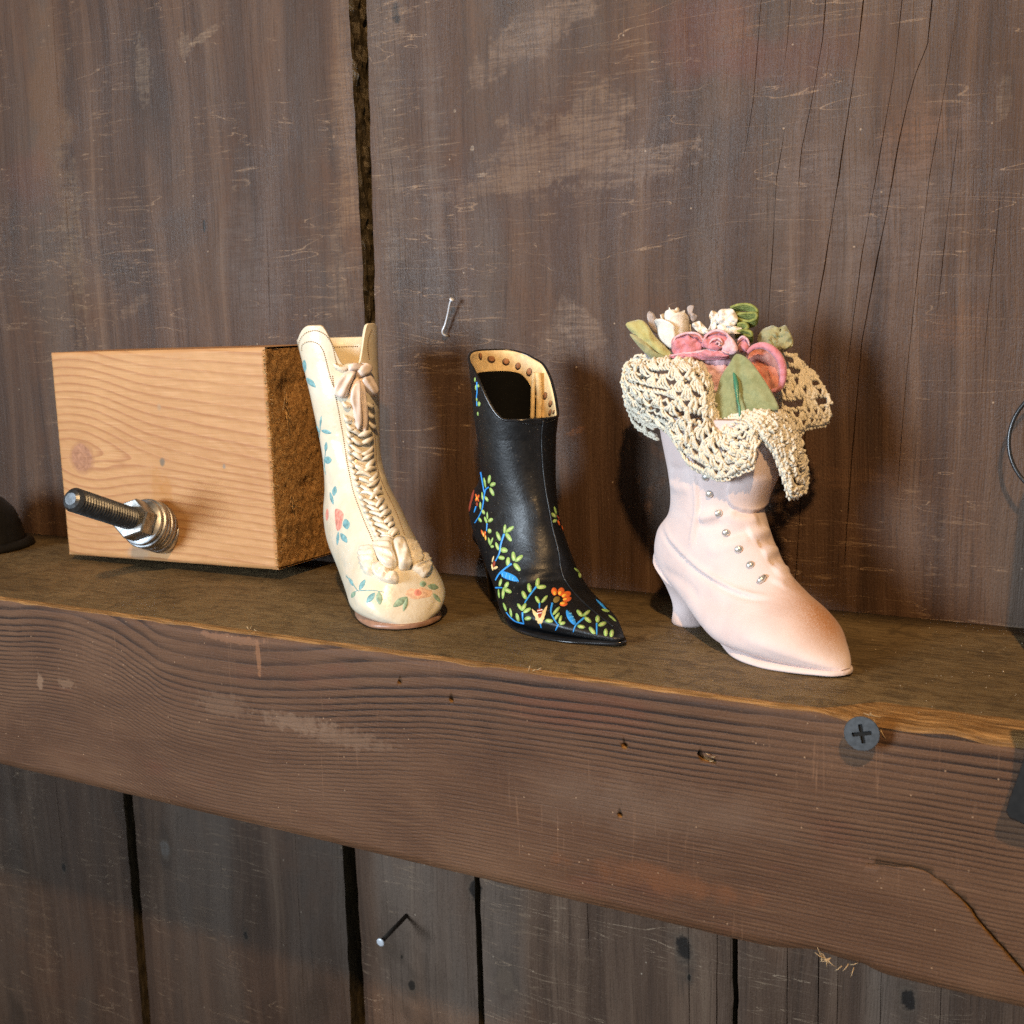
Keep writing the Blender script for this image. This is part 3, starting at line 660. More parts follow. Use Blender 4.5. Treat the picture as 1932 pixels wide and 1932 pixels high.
def on_surface(b, outline, h0, prof, n=28, rings=5, smooth=True, pleat=None):
    """sheet over the boot inside a drawn outline; prof(r) = height above the surface"""
    P = catmull(outline, n, True) if smooth else np.array(outline, float); n = len(P)
    if poly_area_dir(P) < 0: P = P[::-1]
    c = P.mean(0); V = []; last = None
    for r in [1 - k / rings for k in range(rings)] + [0.0]:
        for p in (P if r > 0 else [c]):
            q = c + (p - c) * r; h = b.hit(*q); k = r
            while h is None and k > .05: k *= .93; h = b.hit(*(c + (p - c) * k))
            if h is None: h = last
            if h is None: return None
            last = h; hh = prof(r)
            if pleat: hh += pleat(q, r)
            V.append(h[0] + h[1] * (h0 + hh))
    F = [f for f in grid_faces(rings, n, True)] + [((rings - 1) * n + k, (rings - 1) * n + (k + 1) % n, rings * n) for k in range(n)]
    return V, F
def ell(cx, cy, a, bb, ang, n=14, point=.0):
    t = math.radians(ang); out = []
    for k in range(n):
        q = 2 * math.pi * k / n; u = a * math.cos(q); v = bb * math.sin(q) * (1 - point * abs(math.cos(q)) ** 2)
        out.append((cx + u * math.cos(t) - v * math.sin(t), cy + u * math.sin(t) + v * math.cos(t)))
    return out
def paint(b, name, outline, mat, parent, h=.16, n=18, rings=3, lift=0.0):
    g = on_surface(b, outline, lift, lambda r: .02 if r == 1 else h * (1 - r ** 4) + .05, n, rings)
    if g: return mesh(name, *g, mat, parent)
def stroke(b, pts, wd, n=None, h=.14, taper=True):
    """flat brush stroke as an outline around a drawn line"""
    n = n or max(6, 3 * len(pts)); P = catmull(pts, n); T = np.gradient(P, axis=0); T /= np.linalg.norm(T, axis=1)[:, None]; N = np.stack([-T[:, 1], T[:, 0]], 1)
    V = []; first = [h for h in (b.hit(*p) for p in P) if h is not None]
    if not first: return [], []
    V_last, N_last = first[0]
    for i in range(n):
        t = i / (n - 1); w = wd * (1 - .45 * t if taper else 1) * (1 + .15 * nz(i * .7, pts[0][0] * .1))
        for k, hh in ((-1, .02), (-.4, h), (.4, h), (1, .02)):
            q = P[i] + N[i] * w * k; x = b.hit(*q) or b.hit(*P[i])
            if x is None: x = (V_last, N_last)
            V.append(x[0] + x[1] * (hh + .03)); V_last, N_last = x
    return V, grid_faces(n, 4)
def dashes(b, pts, step, ln, wd, mb, h=.12):
    P = catmull(pts, 200); d = np.r_[0, np.cumsum(np.linalg.norm(np.diff(P, axis=0), axis=1))]
    for q in np.arange(0, d[-1], step):
        a = [np.interp(q, d, P[:, k]) for k in (0, 1)]; e = [np.interp(q + ln, d, P[:, k]) for k in (0, 1)]
        ha, he = b.hit(*a), b.hit(*e)
        if ha is None or he is None: continue
        if np.linalg.norm(ha[0] - he[0]) > 3: continue
        m = (ha[0] + he[0]) / 2 + ha[1] * h
        mb.add(*tube([ha[0] - ha[1] * .02, m, he[0] - he[1] * .02], wd, 5))
def sole(b, rows, mat, parent, name='sole'):
    """rows: s, centre shift, half width, top z, bottom z"""
    R = catmull(rows, 60); V = []
    pr = [(-1, .55), (-1.02, .3), (-.98, .04), (-.9, 0), (-.4, 0), (.4, 0), (.9, 0), (.98, .04), (1.02, .3), (1, .55), (.96, 1), (.5, 1), (0, 1), (-.5, 1), (-.96, 1)]
    for s, lo, hw, zt, zb in R:
        for u, v in pr: V.append(b.W(s, lo + hw * u, zb + (zt - zb) * v))
    n = len(pr); F = [f[::-1] for f in grid_faces(len(R), n, True)] + [tuple(range(n)), tuple((len(R) - 1) * n + k for k in range(n))[::-1]]
    return mesh(name, V, F, mat, parent)
def heel(b, secs, mat, parent, n=40):
    R = catmull(secs, 18); V = [b.W(*hsec(r, 2 * math.pi * k / n)) for r in R for k in range(n)]
    return mesh('heel', V, [f[::-1] for f in grid_faces(len(R), n, True)] + [tuple(range(n)), tuple((len(R) - 1) * n + k for k in range(n))], mat, parent)

# ---- cream lace-up boot
def pearl_mat():
    g = G('pearly_cream_glaze', .30, .5); n = g.noise((.10, .10, .10), 4, .6); f = g.noise((.9, .9, .9), 4)
    c = g.ramp(n, [(.3, (.70, .61, .44)), (.5, (.77, .69, .53)), (.7, (.81, .75, .61))])
    c = g.mix(g.math('MULTIPLY', g.rng(f, .56, .72), .25), c, (.68, .50, .30)); g.bump(g.math('ADD', g.math('MULTIPLY', n, 2.0), g.math('MULTIPLY', f, .25)), .25, .8)
    g.b.inputs['Coat Weight'].default_value = .3; g.b.inputs['Coat Roughness'].default_value = .22
    g.b.inputs['Subsurface Weight'].default_value = .0
    return g.done(c)
M_cream = pearl_mat()
M_creamin = plain('cream_lining', (.80, .68, .46), .38, .5, .08, .2)
M_ribbon = plain('pearl_ribbon', (.82, .74, .60), .26, .5, .14, .5, **{'Coat Weight': .4, 'Coat Roughness': .2})
M_ribbonp = plain('pink_cream_ribbon', (.82, .69, .60), .34, .5, .16, .35)
M_stitch = plain('brown_stitch', (.30, .20, .11), .6, .3); M_solec = plain('brown_painted_sole', (.34, .19, .125), .35, .5, .15, .3)
M_teal = plain('painted_teal', (.20, .40, .42), .45, .4, .30, .9); M_leafg = plain('painted_leaf_green', (.28, .41, .29), .45, .4, .28, .9); M_rose = plain('painted_rose', (.74, .29, .22), .45, .4, .30, .9); M_peach = plain('painted_peach', (.86, .56, .38), .45, .4, .22, .9)
def col_cream(a):
    q = abs(math.atan2(math.sin(a), math.cos(a)))
    z = 69.6 + 11.0 * sstep(.20, .60, q); z -= 4.0 * sstep(.92, 1.65, q)
    return z - .5 * max(0, 1 - abs(q - .24) / .2)
CB = Boot((-180, 22, 0), -37, [(-34, 50, -53, 51, 9.1, 2, 2, -.3), (-32.5, 42, -53, 41, 8.5, 2, 2, 0), (-27, 34.5, -56, 32, 9.0, 2, 2, .6), (-19, 29.5, -58.5, 23, 10.2, 2, 2.2, 1.0),
    (-13, 25.5, -54, 15, 10.7, 2, 2.5, 1.2), (-6, 20.8, -42, 9, 10.9, 2, 3, 1.5), (-2.5, 18, -27, 3.5, 12, 2, 3.2, 1.5), (.2, 14, -17, 1.5, 12.8, 2.1, 3.5, 1.3), (2, 10, -8, 1.5, 12.0, 2.2, 3.5, 1), (3.7, 6.3, -1, 1.2, 9, 2.2, 3, 1), (4.7, 3.6, 2.4, .9, 5.2, 2, 2.4, 1), (4.8, 1.6, 4.0, .9, 2.6, 2, 2, 1)],
    [(50, -34, -53, 9.1, -.3), (61, -33.5, -55, 10.2, -.75), (70, -35, -57, 11.1, -1.1), (79, -35.5, -58.5, 12.2, -1.6)], col_cream).bvh()
Z4 = crop((800, 900), 2.0125); Z1 = crop((840, 920), 3.864); Z2 = crop((900, 1380), 4.2)
for pts, am, rd in [([(640, 905), (610, 900), (590, 880)], -.35, .9), ([(330, 760), (380, 800), (430, 820)], -.25, 1.0), ([(290, 900), (350, 930), (420, 960)], -.25, 1.1), ([(310, 1040), (380, 1080), (440, 1070)], -.3, 1.0),
                    ([(395, 1490), (440, 1530), (520, 1525)], -.25, .7), ([(660, 1010), (640, 990), (620, 985)], .45, 1.2), ([(430, 1070), (430, 1140), (428, 1200)], -.2, .7), ([(920, 1790), (950, 1740), (960, 1700)], -.2, .9)]: CB.ridge(Z4(pts), am, rd)
CB.bvh()
cream = thing('cream_boot', (-205, 40, 0), 'cream lace-up ornament boot with pearly bow, rosette and painted teal leaves', 'boot ornament', 'miniature boots on the shelf')
mesh('upper', CB.V, CB.F, M_cream, cream)
mesh('lining', *CB.lining(lambda a: 30, 1.0, 12), M_creamin, cream)
sole(CB, [(-55, 1.4, 3.0, 14.3, 13.4), (-52, 1.4, 4.8, 13.0, 12), (-46, 1.4, 5.2, 11, 9.9), (-38, 1.6, 5.6, 7.2, 6.2), (-30, 2.0, 7.6, 3.8, 2.9), (-22, 2.2, 9.4, 2.6, .7), (-14, 1.9, 11.2, 2.3, .4), (-7, 1.4, 11.3, 2.2, .4), (-1, 1, 9.9, 2.1, .4), (2.4, 1, 7.0, 2.0, .45), (4.4, 1, 4.0, 1.9, .5), (5.2, 1, 1.3, 1.8, .6)], M_solec, cream)
heel(CB, [(-45, 11, -57, 14, 5.6, 2, 2.5, 1.4), (-47, 6, -55.5, 7, 3.6, 2, 2.5, 2.0), (-47, 0, -56, 0, 3.8, 2, 2.5, 2.2)], M_dark, cream)  # heel coloured dark to stand in for the shadow behind the boot
st = MB()
for pts in [[(150, 255), (150, 200), (185, 150), (245, 133), (300, 155), (335, 200), (352, 250), (362, 300), (375, 340)], [(165, 250), (170, 215), (205, 198), (250, 205), (285, 240), (305, 300), (325, 380), (350, 460)],
            [(345, 400), (360, 500), (380, 600), (398, 700), (415, 800), (430, 900), (450, 1000), (468, 1080), (500, 1170), (535, 1260), (570, 1340), (590, 1390)], [(560, 300), (552, 240), (555, 180), (575, 125)],
            [(600, 900), (620, 980), (650, 1060), (690, 1140), (730, 1230), (770, 1340)], [(583, 560), (590, 700), (597, 800), (602, 900)]]: dashes(CB, Z4(pts), 4.0, 1.8, .15, st)
tag(st.build('stitching', M_stitch, cream), kind='stuff')
# stitching inside the far side of the collar
st = MB()
for k in range(26):
    a = math.pi - .85 + k * .068; z = col_cream(a) - 2.6; p = CB.W(*CB.up(a, z, 1.08)); q = CB.W(*CB.up(a + .036, z, 1.08)); st.add(*tube([p, (p + q) / 2, q], .16, 5))
tag(st.build('stitching', M_stitch, cream), kind='stuff')
# painted sprays
for crp, L in ((Z1, [(190, 585, 82, 26, 90), (265, 765, 78, 30, 45), (225, 810, 62, 13, 80), (375, 1210, 72, 11, 97), (440, 1320, 62, 24, 15), (435, 1490, 57, 19, 95), (455, 1640, 46, 44, 0), (345, 1290, 48, 9, 70)]),
               (Z2, [(325, 230, 62, 30, 100), (290, 320, 80, 20, 75), (470, 635, 66, 46, 80), (440, 805, 72, 34, 55), (365, 810, 84, 18, 95), (530, 1345, 56, 20, 65), (665, 1380, 76, 30, -60), (770, 1540, 82, 36, -50)])):
    for e in L: paint(CB, 'painted_leaf', crp(ell(*e, point=.45)), M_teal, cream, .12)
for e in [(875, 1545, 82, 42, 85), (555, 1500, 46, 26, -60), (1410, 1370, 44, 38, 0), (1535, 1405, 70, 38, 10), (1580, 1540, 72, 26, 50), (1130, 1590, 106, 44, -35), (1195, 1620, 90, 28, -75)]: paint(CB, 'painted_leaf', Z2(ell(*e, point=.45)), M_leafg, cream, .12)
for pts, w in [([(640, 1452), (800, 1450), (930, 1472)], 1.0), ([(470, 1270), (560, 1380), (610, 1450), (650, 1452)], .8), ([(560, 1480), (610, 1450)], .8)]:
    mesh('painted_stem', *stroke(CB, Z2(pts), w), M_teal, cream)
for pts, w in [([(165, 640), (185, 690), (225, 740)], .7), ([(380, 1150), (370, 1290), (360, 1380)], .7), ([(440, 1440), (425, 1600), (420, 1700), (430, 1800)], .7), ([(0, 0), (1, 1)], 0)][:3]: mesh('painted_stem', *stroke(CB, Z1(pts), w), M_teal, cream)
paint(CB, 'painted_flower', Z2([(335, 450), (400, 465), (438, 520), (420, 600), (408, 680), (362, 720), (340, 650), (330, 550)]), M_rose, cream, .14)
paint(CB, 'painted_flower', Z2(ell(235, 520, 75, 18, 92)), M_rose, cream, .12)
paint(CB, 'painted_flower', Z2([(1190, 1490), (1250, 1425), (1330, 1435), (1400, 1408), (1460, 1440), (1525, 1455), (1500, 1525), (1400, 1545), (1330, 1560), (1260, 1545)]), M_peach, cream, .14)
paint(CB, 'painted_flower', Z2(ell(1345, 1482, 58, 46, 0)), M_rose, cream, .10, lift=.10)
# criss-cross lacing
edgeL = catmull(Z4([(448, 715), (450, 800), (462, 890), (480, 960), (500, 1030), (525, 1110), (552, 1180), (585, 1250), (612, 1310), (640, 1360)]), 18)
edgeR = catmull(Z4([(572, 720), (575, 800), (580, 890), (598, 960), (618, 1030), (642, 1110), (668, 1180), (700, 1250), (722, 1310), (745, 1360)]), 18)
def lace_loop(pa, pb, r, lift, bow=0.0):
    Q = []
    for t in np.linspace(0, 1, 11):
        p = np.array(pa) * (1 - t) + np.array(pb) * t; p = p + np.array([0, bow * math.sin(math.pi * t)]); h = CB.hit(*p)
        if h is None: return None
        Q.append(h[0] + h[1] * (r * .5 + lift * math.sin(math.pi * t) ** .8))
    return tube(Q, lambda t: r * (.62 + .55 * math.sin(math.pi * t)), 9)
lr = random.Random(3)
for p in Z4([(425, 560), (432, 640), (450, 690), (556, 560), (560, 620), (570, 680)]):
    g = lace_loop(np.array(p) + [-6, -3], np.array(p) + [7, 5], .55, .8, 4)
    if g: mesh('lace', *g, M_ribbon, cream)
for i in range(17):
    a, b_ = edgeL[i], edgeR[i]; a2, b2 = edgeL[i + 1], edgeR[i + 1]; m = (a + b_) / 2
    for pa, pb, lf in ((a, (a2 + b2 * 1.3) / 2.3, .35), (b_, (a2 * 1.3 + b2) / 2.3, .75)):
        g = lace_loop(pa + [lr.uniform(-2, 2), lr.uniform(-3, 3)], pb + [lr.uniform(-5, 5), lr.uniform(-4, 4)], .58 + lr.uniform(-.12, .14), lf, lr.uniform(-5, 6))
        if g: mesh('lace', *g, M_ribbon, cream)
    g = lace_loop(a + [-5, 3], a + [5, 9], .55, .7, 5)
    if g: mesh('lace', *g, M_ribbon, cream)
# bow
def pleats(ang, per, am):
    ca, sa = math.cos(ang), math.sin(ang)
    return lambda q, r: am * math.sin((q[0] * ca + q[1] * sa) / per * 2 * math.pi) * (1 - r ** 3)
def ribbon(outline, h, lift, mat, pl=None, name='bow_ribbon'):
    g = on_surface(CB, outline, lift, lambda r: -(lift + .2) if r == 1 else h * math.sqrt(max(0, 1 - r ** 5)), 26, 6, True, pl)
    if g: mesh(name, *g, mat, cream)
ribbon(Z1([(655, 640), (760, 622), (748, 700), (700, 840), (650, 940), (560, 930), (523, 870), (560, 760)]), 1.5, .9, M_ribbonp, pleats(.4, 14, .30))
ribbon(Z1([(822, 700), (890, 680), (945, 770), (988, 890), (940, 915), (860, 840), (805, 760)]), 1.5, .9, M_ribbonp, pleats(-.5, 12, .28))
ribbon(Z1([(735, 730), (802, 718), (806, 900), (822, 1100), (822, 1290), (772, 1302), (742, 1100), (695, 910)]), 1.1, 1.0, M_ribbonp, pleats(0, 14, .18))
ribbon(Z1([(800, 740), (842, 760), (870, 950), (892, 1100), (882, 1310), (842, 1325), (832, 1100), (795, 900)]), .9, .7, M_ribbonp, pleats(0, 9, .15))
ribbon(Z1([(530, 545), (600, 590), (690, 585), (700, 610), (620, 640), (545, 600), (520, 570)]), .9, .4, M_ribbon)
ribbon(Z1([(690, 560), (780, 540), (825, 590), (765, 640), (680, 632)]), 1.8, .8, M_ribbonp)
ribbon(Z1([(780, 590), (848, 540), (905, 600), (880, 680), (805, 712), (762, 660)]), 2.3, .9, M_ribbonp)
# rosette
for P, h, pl in [([(670, 940), (700, 905), (830, 905), (860, 1000), (870, 1120), (800, 1272), (740, 1270), (680, 1160), (655, 1040)], 1.3, pleats(1.6, 11, .55)),
              ([(800, 1150), (900, 1110), (1000, 1220), (1110, 1250), (1110, 1362), (1000, 1372), (880, 1330), (800, 1250)], 1.2, pleats(.6, 13, .5)),
              ([(1160, 860), (1230, 840), (1320, 920), (1382, 1060), (1370, 1142), (1270, 1132), (1200, 980)], 1.2, pleats(1.2, 9, .5)),
              ([(1250, 1160), (1370, 1110), (1390, 1000), (1460, 1060), (1490, 1180), (1430, 1302), (1330, 1240)], 1.1, pleats(1.2, 9, .45)),
              ([(870, 885), (940, 850), (1040, 860), (1030, 925), (900, 945)], 1.6, None),
              ([(830, 900), (900, 880), (1030, 890), (1060, 1000), (1100, 1150), (1000, 1228), (910, 1160), (850, 1020)], 2.0, pleats(1.9, 13, .42)),
              ([(1040, 885), (1120, 850), (1180, 920), (1252, 1150), (1220, 1202), (1120, 1200), (1080, 1080)], 2.3, pleats(.3, 15, .3))]: ribbon(Z2(P), h * 1.35, .6, M_ribbon, pl, 'rosette_petal')

# ---- black pointed boot
def black_leather():
    g = G('black_painted_leather', .36, .40); n = g.noise((1.6, 1.6, 1.6), 4, .6); n2 = g.noise((.5, .5, .5), 3); b2 = g.noise((.06, .06, .06), 3)
    c = g.mix(g.rng(b2, .5, .75), (.0055, .006, .007), (.011, .010, .009)); spk = g.voro((.5, .5, .5)); c = g.mix(g.math('MULTIPLY', g.rng(spk, .09, .05), .35), c, (.30, .27, .22))
    g.bump(g.math('ADD', n, g.math('MULTIPLY', n2, 1.1)), .22, .32); return g.done(c, g.rng(n2, .3, .7, .36, .48))
M_black = black_leather(); M_blackg = plain('black_gloss_sole', (.010, .010, .011), .22, .5, .3)
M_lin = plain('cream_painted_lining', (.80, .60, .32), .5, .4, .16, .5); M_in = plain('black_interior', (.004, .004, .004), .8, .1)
M_spot = plain('brown_spot_paint', (.38, .175, .075), .5, .4, .3, .8); M_spotd = plain('dark_spot_rim', (.05, .026, .014), .5, .4)
M_green = plain('leaf_green_paint', (.29, .46, .12), .45, .45, .22, 1.2); M_green2 = plain('yellow_green_paint', (.52, .58, .24), .45, .45, .2, 1.5); M_blue = plain('bright_blue_paint', (.035, .30, .78), .4, .5, .15, .8); M_lblue = plain('light_blue_paint', (.22, .62, .90), .4, .5, .15)
M_org = plain('orange_red_paint', (.68, .135, .025), .4, .5, .2, .8); M_yel = plain('yellow_orange_paint', (.92, .47, .06), .4, .5, .15); M_olive = plain('olive_paint', (.22, .15, .035), .5, .4); M_buff = plain('buff_paint', (.74, .56, .26), .5, .4); M_whitep = plain('white_paint', (.80, .74, .68), .5, .4); M_brick = plain('brick_paint', (.30, .05, .025), .45, .4)
def col_black(a):
    q = (math.cos(a) + 1) / 2      # 0 back, 1 front
    return 72.2 - 4.5 * sstep(.0, .5, q) - 13.4 * sstep(.36, .84, q)
BB = Boot((-118, 28, 0), -30, [(-36.3, 48.5, -60.5, 50, 10.6, 2, 2, -.7), (-36, 41, -60, 42, 9.9, 2, 2, -.7), (-34.7, 34.5, -63, 36, 9.4, 2, 2, -.7), (-33.2, 30, -69, 31, 9.5, 2, 2, -.7), (-31.5, 24.5, -69, 25, 9.8, 2, 2.2, -.7), (-29, 19, -62, 17, 10.3, 2, 2.5, -.7),
    (-27.8, 14.5, -49, 8, 11.3, 2, 3, -1.2), (-24.5, 11, -38, 1.6, 12.8, 2, 3.2, -2.6), (-19, 8.3, -27, 1.0, 12.0, 2.1, 3.5, -3), (-11, 5.8, -15, 1.0, 8.8, 2.2, 3.5, -2.2), (-5.5, 4, -6.5, .9, 5, 2.2, 3, -1.4), (-.8, 2.6, -1.6, .8, 1.8, 2, 2.4, -.9), (-.2, 1.6, -.8, .8, .9, 2, 2, -.8)],
    [(49, -36.3, -60.5, 10.6, -.7), (55, -35.3, -61.5, 11.2, -.6), (64, -35, -62.5, 11.6, -.5), (72, -35, -63.5, 11.9, -.5)], col_black).bvh()
Zb = crop((1200, 800), 1.75625); Z5 = crop((1350, 1360), 3.578); Z3 = crop((1340, 1000), 4.83)
BB.ridge(Z5([(600, 1215), (720, 1180), (850, 1140), (960, 1120), (1050, 1130)]), .55, 1.3); BB.ridge(Z5([(560, 1265), (680, 1215), (800, 1185), (950, 1175), (1080, 1180)]), -.65, 1.2)
BB.ridge(Z5([(760, 340), (800, 460), (830, 600)]), .2, 1.2); BB.bvh()
black = thing('black_boot', (-148, 48, 0), 'pointed black ornament boot painted with green leaves, blue stems and orange flowers', 'boot ornament', 'miniature boots on the shelf')
mesh('upper', BB.V, BB.F, M_black, black)
dep = lambda a: 6.2 + 12 * sstep(.1, .7, math.sin(a)) * sstep(-.75, .1, math.cos(a))
LV, LF = BB.lining(dep, .8, 10); mesh('lining', LV, LF, [M_lin, M_black], black, fmat=[1 if i < BB.nphi else 0 for i in range(len(LF))])
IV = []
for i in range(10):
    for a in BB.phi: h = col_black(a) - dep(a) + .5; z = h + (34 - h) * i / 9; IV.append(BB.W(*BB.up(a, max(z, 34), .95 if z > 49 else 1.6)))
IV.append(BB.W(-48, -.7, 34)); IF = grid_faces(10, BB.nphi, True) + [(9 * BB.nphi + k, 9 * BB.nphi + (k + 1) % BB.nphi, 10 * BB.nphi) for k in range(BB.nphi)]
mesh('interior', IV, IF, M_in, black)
LT = BVHTree.FromPolygons([Vector(v) for v in LV], LF)
class InSide:                   # the inner wall of the shaft as seen through its mouth
    def hit(s, x, y):
        d = ray(x, y); r = LT.ray_cast(Vector(EYE), Vector(d))
        # skip the near wall: look for the far one
        org = Vector(EYE); best = None
        for _ in range(4):
            r = LT.ray_cast(org, Vector(d))
            if r[0] is None: break
            best = r; org = r[0] + Vector(d) * .4
        if best is None: return None
        n = np.array(best[1]); n = -n if n @ d > 0 else n
        return np.array(best[0]), n
IN = InSide()
for (x, y, a, bb, an) in [(460, 240, 50, 42, 20), (668, 275, 46, 44, 40), (838, 335, 34, 46, 10), (995, 420, 34, 52, 10), (305, 200, 20, 44, -10), (1093, 690, 36, 44, 0), (1220, 755, 26, 48, 12), (1295, 865, 24, 42, 15), (1290, 990, 18, 42, 15), (1092, 865, 22, 40, 10), (1340, 985, 12, 26, 20)]:
    paint(IN, 'painted_spot', Z3(ell(x, y + 4, a * 1.2, bb * 1.2, an)), M_spotd, black, .10, 14); paint(IN, 'painted_spot', Z3(ell(x + 5, y - 8, a * .92, bb * .9, an)), M_spot, black, .10, 14, lift=.12)
# inside placket
def inner_strip(P, y0, r, name, m):
    Q = [at_y(*p, y0) for p in catmull(Z3(P), 14)]; mesh(name, *tube(Q, r, 10), m, black)
q0 = IN.hit(*Z3([(1095, 520)])[0]); yy = q0[0][1] - 1.4 if q0 else 55
inner_strip([(1075, 430), (1062, 520), (1050, 700), (1045, 900), (1040, 1085)], yy - 1.0, .65, 'placket', M_lin); inner_strip([(1120, 430), (1130, 600), (1140, 750), (1135, 900), (1128, 1085)], yy - .6, .85, 'placket', M_lin)
sole(BB, [(-70, -.7, 2.5, 20, 19), (-66, -.7, 5.2, 18.8, 17.8), (-58, -.8, 5.5, 15.2, 14.2), (-50, -1, 6.5, 9, 8), (-43, -1.3, 7.8, 4, 3), (-36, -2.0, 10.8, 1.6, .6), (-28, -2.7, 11.9, 1.1, .1), (-20, -2.9, 11.2, 1.0, .1), (-11, -2.2, 8.7, 1.0, .1), (-5, -1.4, 5.1, 1.2, .2), (-.4, -.9, 2.0, 1.3, .4), (.7, -.8, .7, 1.5, .6)], M_blackg, black)
heel(BB, [(-53, 13, -68, 19.5, 4.8, 2, 2.5, -.6), (-59, 8, -65.5, 9, 2.8, 2, 2.5, -.6), (-59, 0, -64, 0, 2.5, 2, 2.5, -.6)], M_blackg, black)
seam = [h[0] + h[1] * .10 for h in (BB.hit(*p) for p in catmull(Zb([(681, 752), (672, 850), (680, 1000), (695, 1120), (710, 1200), (730, 1310), (760, 1430), (775, 1530), (810, 1600), (870, 1670), (960, 1750), (1040, 1812)]), 90)) if h is not None]
mesh('seam_piping', *tube(seam, lambda t: .34 - .1 * t, 8), M_black, black)
st = MB(); dashes(BB, Z3([(225, 300), (300, 365), (370, 420), (440, 500), (500, 610), (550, 720), (590, 830), (630, 940), (680, 1035), (760, 1095), (880, 1135), (1010, 1155), (1120, 1155), (1200, 1145), (1290, 1120), (1370, 1090)]), 2.9, 1.7, .2, st); tag(st.build('stitching', M_blackg, black), kind='stuff')
rim = [BB.W(*BB.up(a, col_black(a) + .15, .25)) for a in BB.phi]; mesh('edge_binding', *tube(rim + rim[:1], .42, 7, False), M_blackg, black)
leaf5 = [(285, 145, 45, 16, 97), (322, 198, 32, 22, -30), (312, 275, 48, 18, 65), (238, 180, 55, 10, 80), (256, 350, 32, 15, 60), (212, 320, 45, 8, 85), (192, 420, 42, 10, 88), (222, 486, 28, 15, 60), (188, 570, 28, 14, 60), (265, 525, 40, 8, 88), (247, 570, 38, 12, 70), (297, 572, 30, 20, -35), (287, 685, 25, 20, 80),
    (285, 795, 45, 10, 78), (308, 795, 45, 10, 110), (315, 848, 18, 16, 0), (447, 665, 48, 16, 95), (500, 668, 52, 20, -38), (487, 750, 52, 22, 55), (380, 740, 52, 18, 70), (367, 845, 45, 16, 72), (438, 885, 40, 28, 10), (412, 965, 34, 22, 10), (480, 1005, 48, 22, 95), (538, 950, 50, 22, 85), (595, 972, 52, 22, -40), (575, 1062, 52, 24, 50),
    (400, 1225, 42, 15, 105), (465, 1250, 38, 20, -60), (430, 1335, 62, 15, 95), (480, 1310, 42, 22, 25), (385, 1340, 50, 8, 85), (790, 1225, 50, 22, 100), (830, 1270, 50, 22, -5), (704, 1280, 50, 22, 80), (650, 1355, 48, 22, 65), (447, 1480, 48, 12, 70), (510, 1540, 50, 12, 80), (580, 1590, 48, 18, 75), (605, 1480, 45, 18, 55), (645, 1480, 45, 20, -60), (680, 1515, 46, 20, -30), (688, 1600, 35, 22, -8),
    (790, 1405, 45, 18, 60), (862, 1397, 50, 16, -50), (985, 1520, 58, 17, -50), (990, 1580, 50, 16, -55), (910, 1625, 40, 22, 5), (1028, 1610, 45, 15, -75), (1050, 1650, 32, 18, -20), (1230, 1545, 45, 22, 50), (1300, 1545, 50, 18, -40), (1315, 1612, 45, 22, 40), (1245, 1685, 40, 20, 10), (1418, 1605, 38, 24, 90), (1465, 1658, 45, 22, -20), (1360, 1725, 48, 22, 50), (1502, 1745, 40, 22, 90), (1565, 1755, 40, 22, 100),
    (975, 470, 45, 10, 75), (960, 520, 35, 18, 40), (970, 580, 25, 18, -30), (1200, 1095, 38, 10, 40), (1232, 1145, 30, 16, 80), (1268, 1170, 22, 10, 70), (1500, 1515, 42, 14, 15), (1570, 1595, 55, 10, 40), (168, 130, 40, 7, 105)]
leaf3 = [(248, 440, 50, 14, 95), (292, 605, 35, 22, -60), (232, 530, 35, 10, 90), (245, 640, 40, 10, 90), (288, 870, 35, 20, 90), (258, 810, 30, 8, 85), (272, 1010, 30, 9, 85)]
for Z, L in ((Z5, leaf5), (Z3, leaf3)):
    for (x, y, a, bb, an) in L:
        paint(BB, 'painted_leaf', Z(ell(x, y, a, bb, an)), M_green, black, .15, 14)
        if bb >= 15 and Z is Z5: paint(BB, 'painted_leaf_vein', Z(ell(x + 2, y + 2, a * .55, bb * .42, an)), M_green2, black, .06, 10, 2, lift=.16)
for P, w in [([(195, 70), (215, 180), (232, 280)], 1.3), ([(285, 225), (250, 250), (235, 300), (215, 440), (185, 520), (135, 600)], 1.4), ([(262, 605), (258, 685)], 1.3), ([(440, 715), (405, 830), (390, 920), (350, 1000)], 1.9), ([(520, 1025), (400, 1120), (350, 1200)], 1.9), ([(352, 1278), (425, 1278)], 1.6),
             ([(775, 1270), (700, 1370), (655, 1440)], 1.8), ([(633, 1535), (635, 1600), (648, 1655)], 1.6), ([(650, 1655), (560, 1630), (500, 1580), (465, 1535)], 1.3), ([(812, 1440), (810, 1500)], 1.7), ([(815, 1650), (830, 1695)], 1.5), ([(945, 1440), (930, 1530), (960, 1600), (1000, 1660)], 1.9), ([(1010, 1660), (980, 1722)], 1.9),
             ([(1275, 1595), (1190, 1670), (1165, 1740)], 1.9), ([(1408, 1650), (1410, 1770)], 1.8), ([(148, 425), (128, 490)], 1.2)]: mesh('painted_stem', *stroke(BB, Z5(P), w), M_blue, black)
mesh('painted_stem', *stroke(BB, Z3([(258, 560), (262, 700), (255, 780), (262, 900)]), 1.1), M_blue, black)
for P in ([(400, 1110), (470, 1115), (560, 1160), (592, 1216), (510, 1202), (430, 1170)], [(1095, 1510), (1150, 1560), (1190, 1640), (1165, 1665), (1110, 1610), (1088, 1550)], [(1400, 1395), (1470, 1450), (1530, 1530), (1480, 1490), (1420, 1430)]): paint(BB, 'painted_feather', Z5(P), M_blue, black, .18)
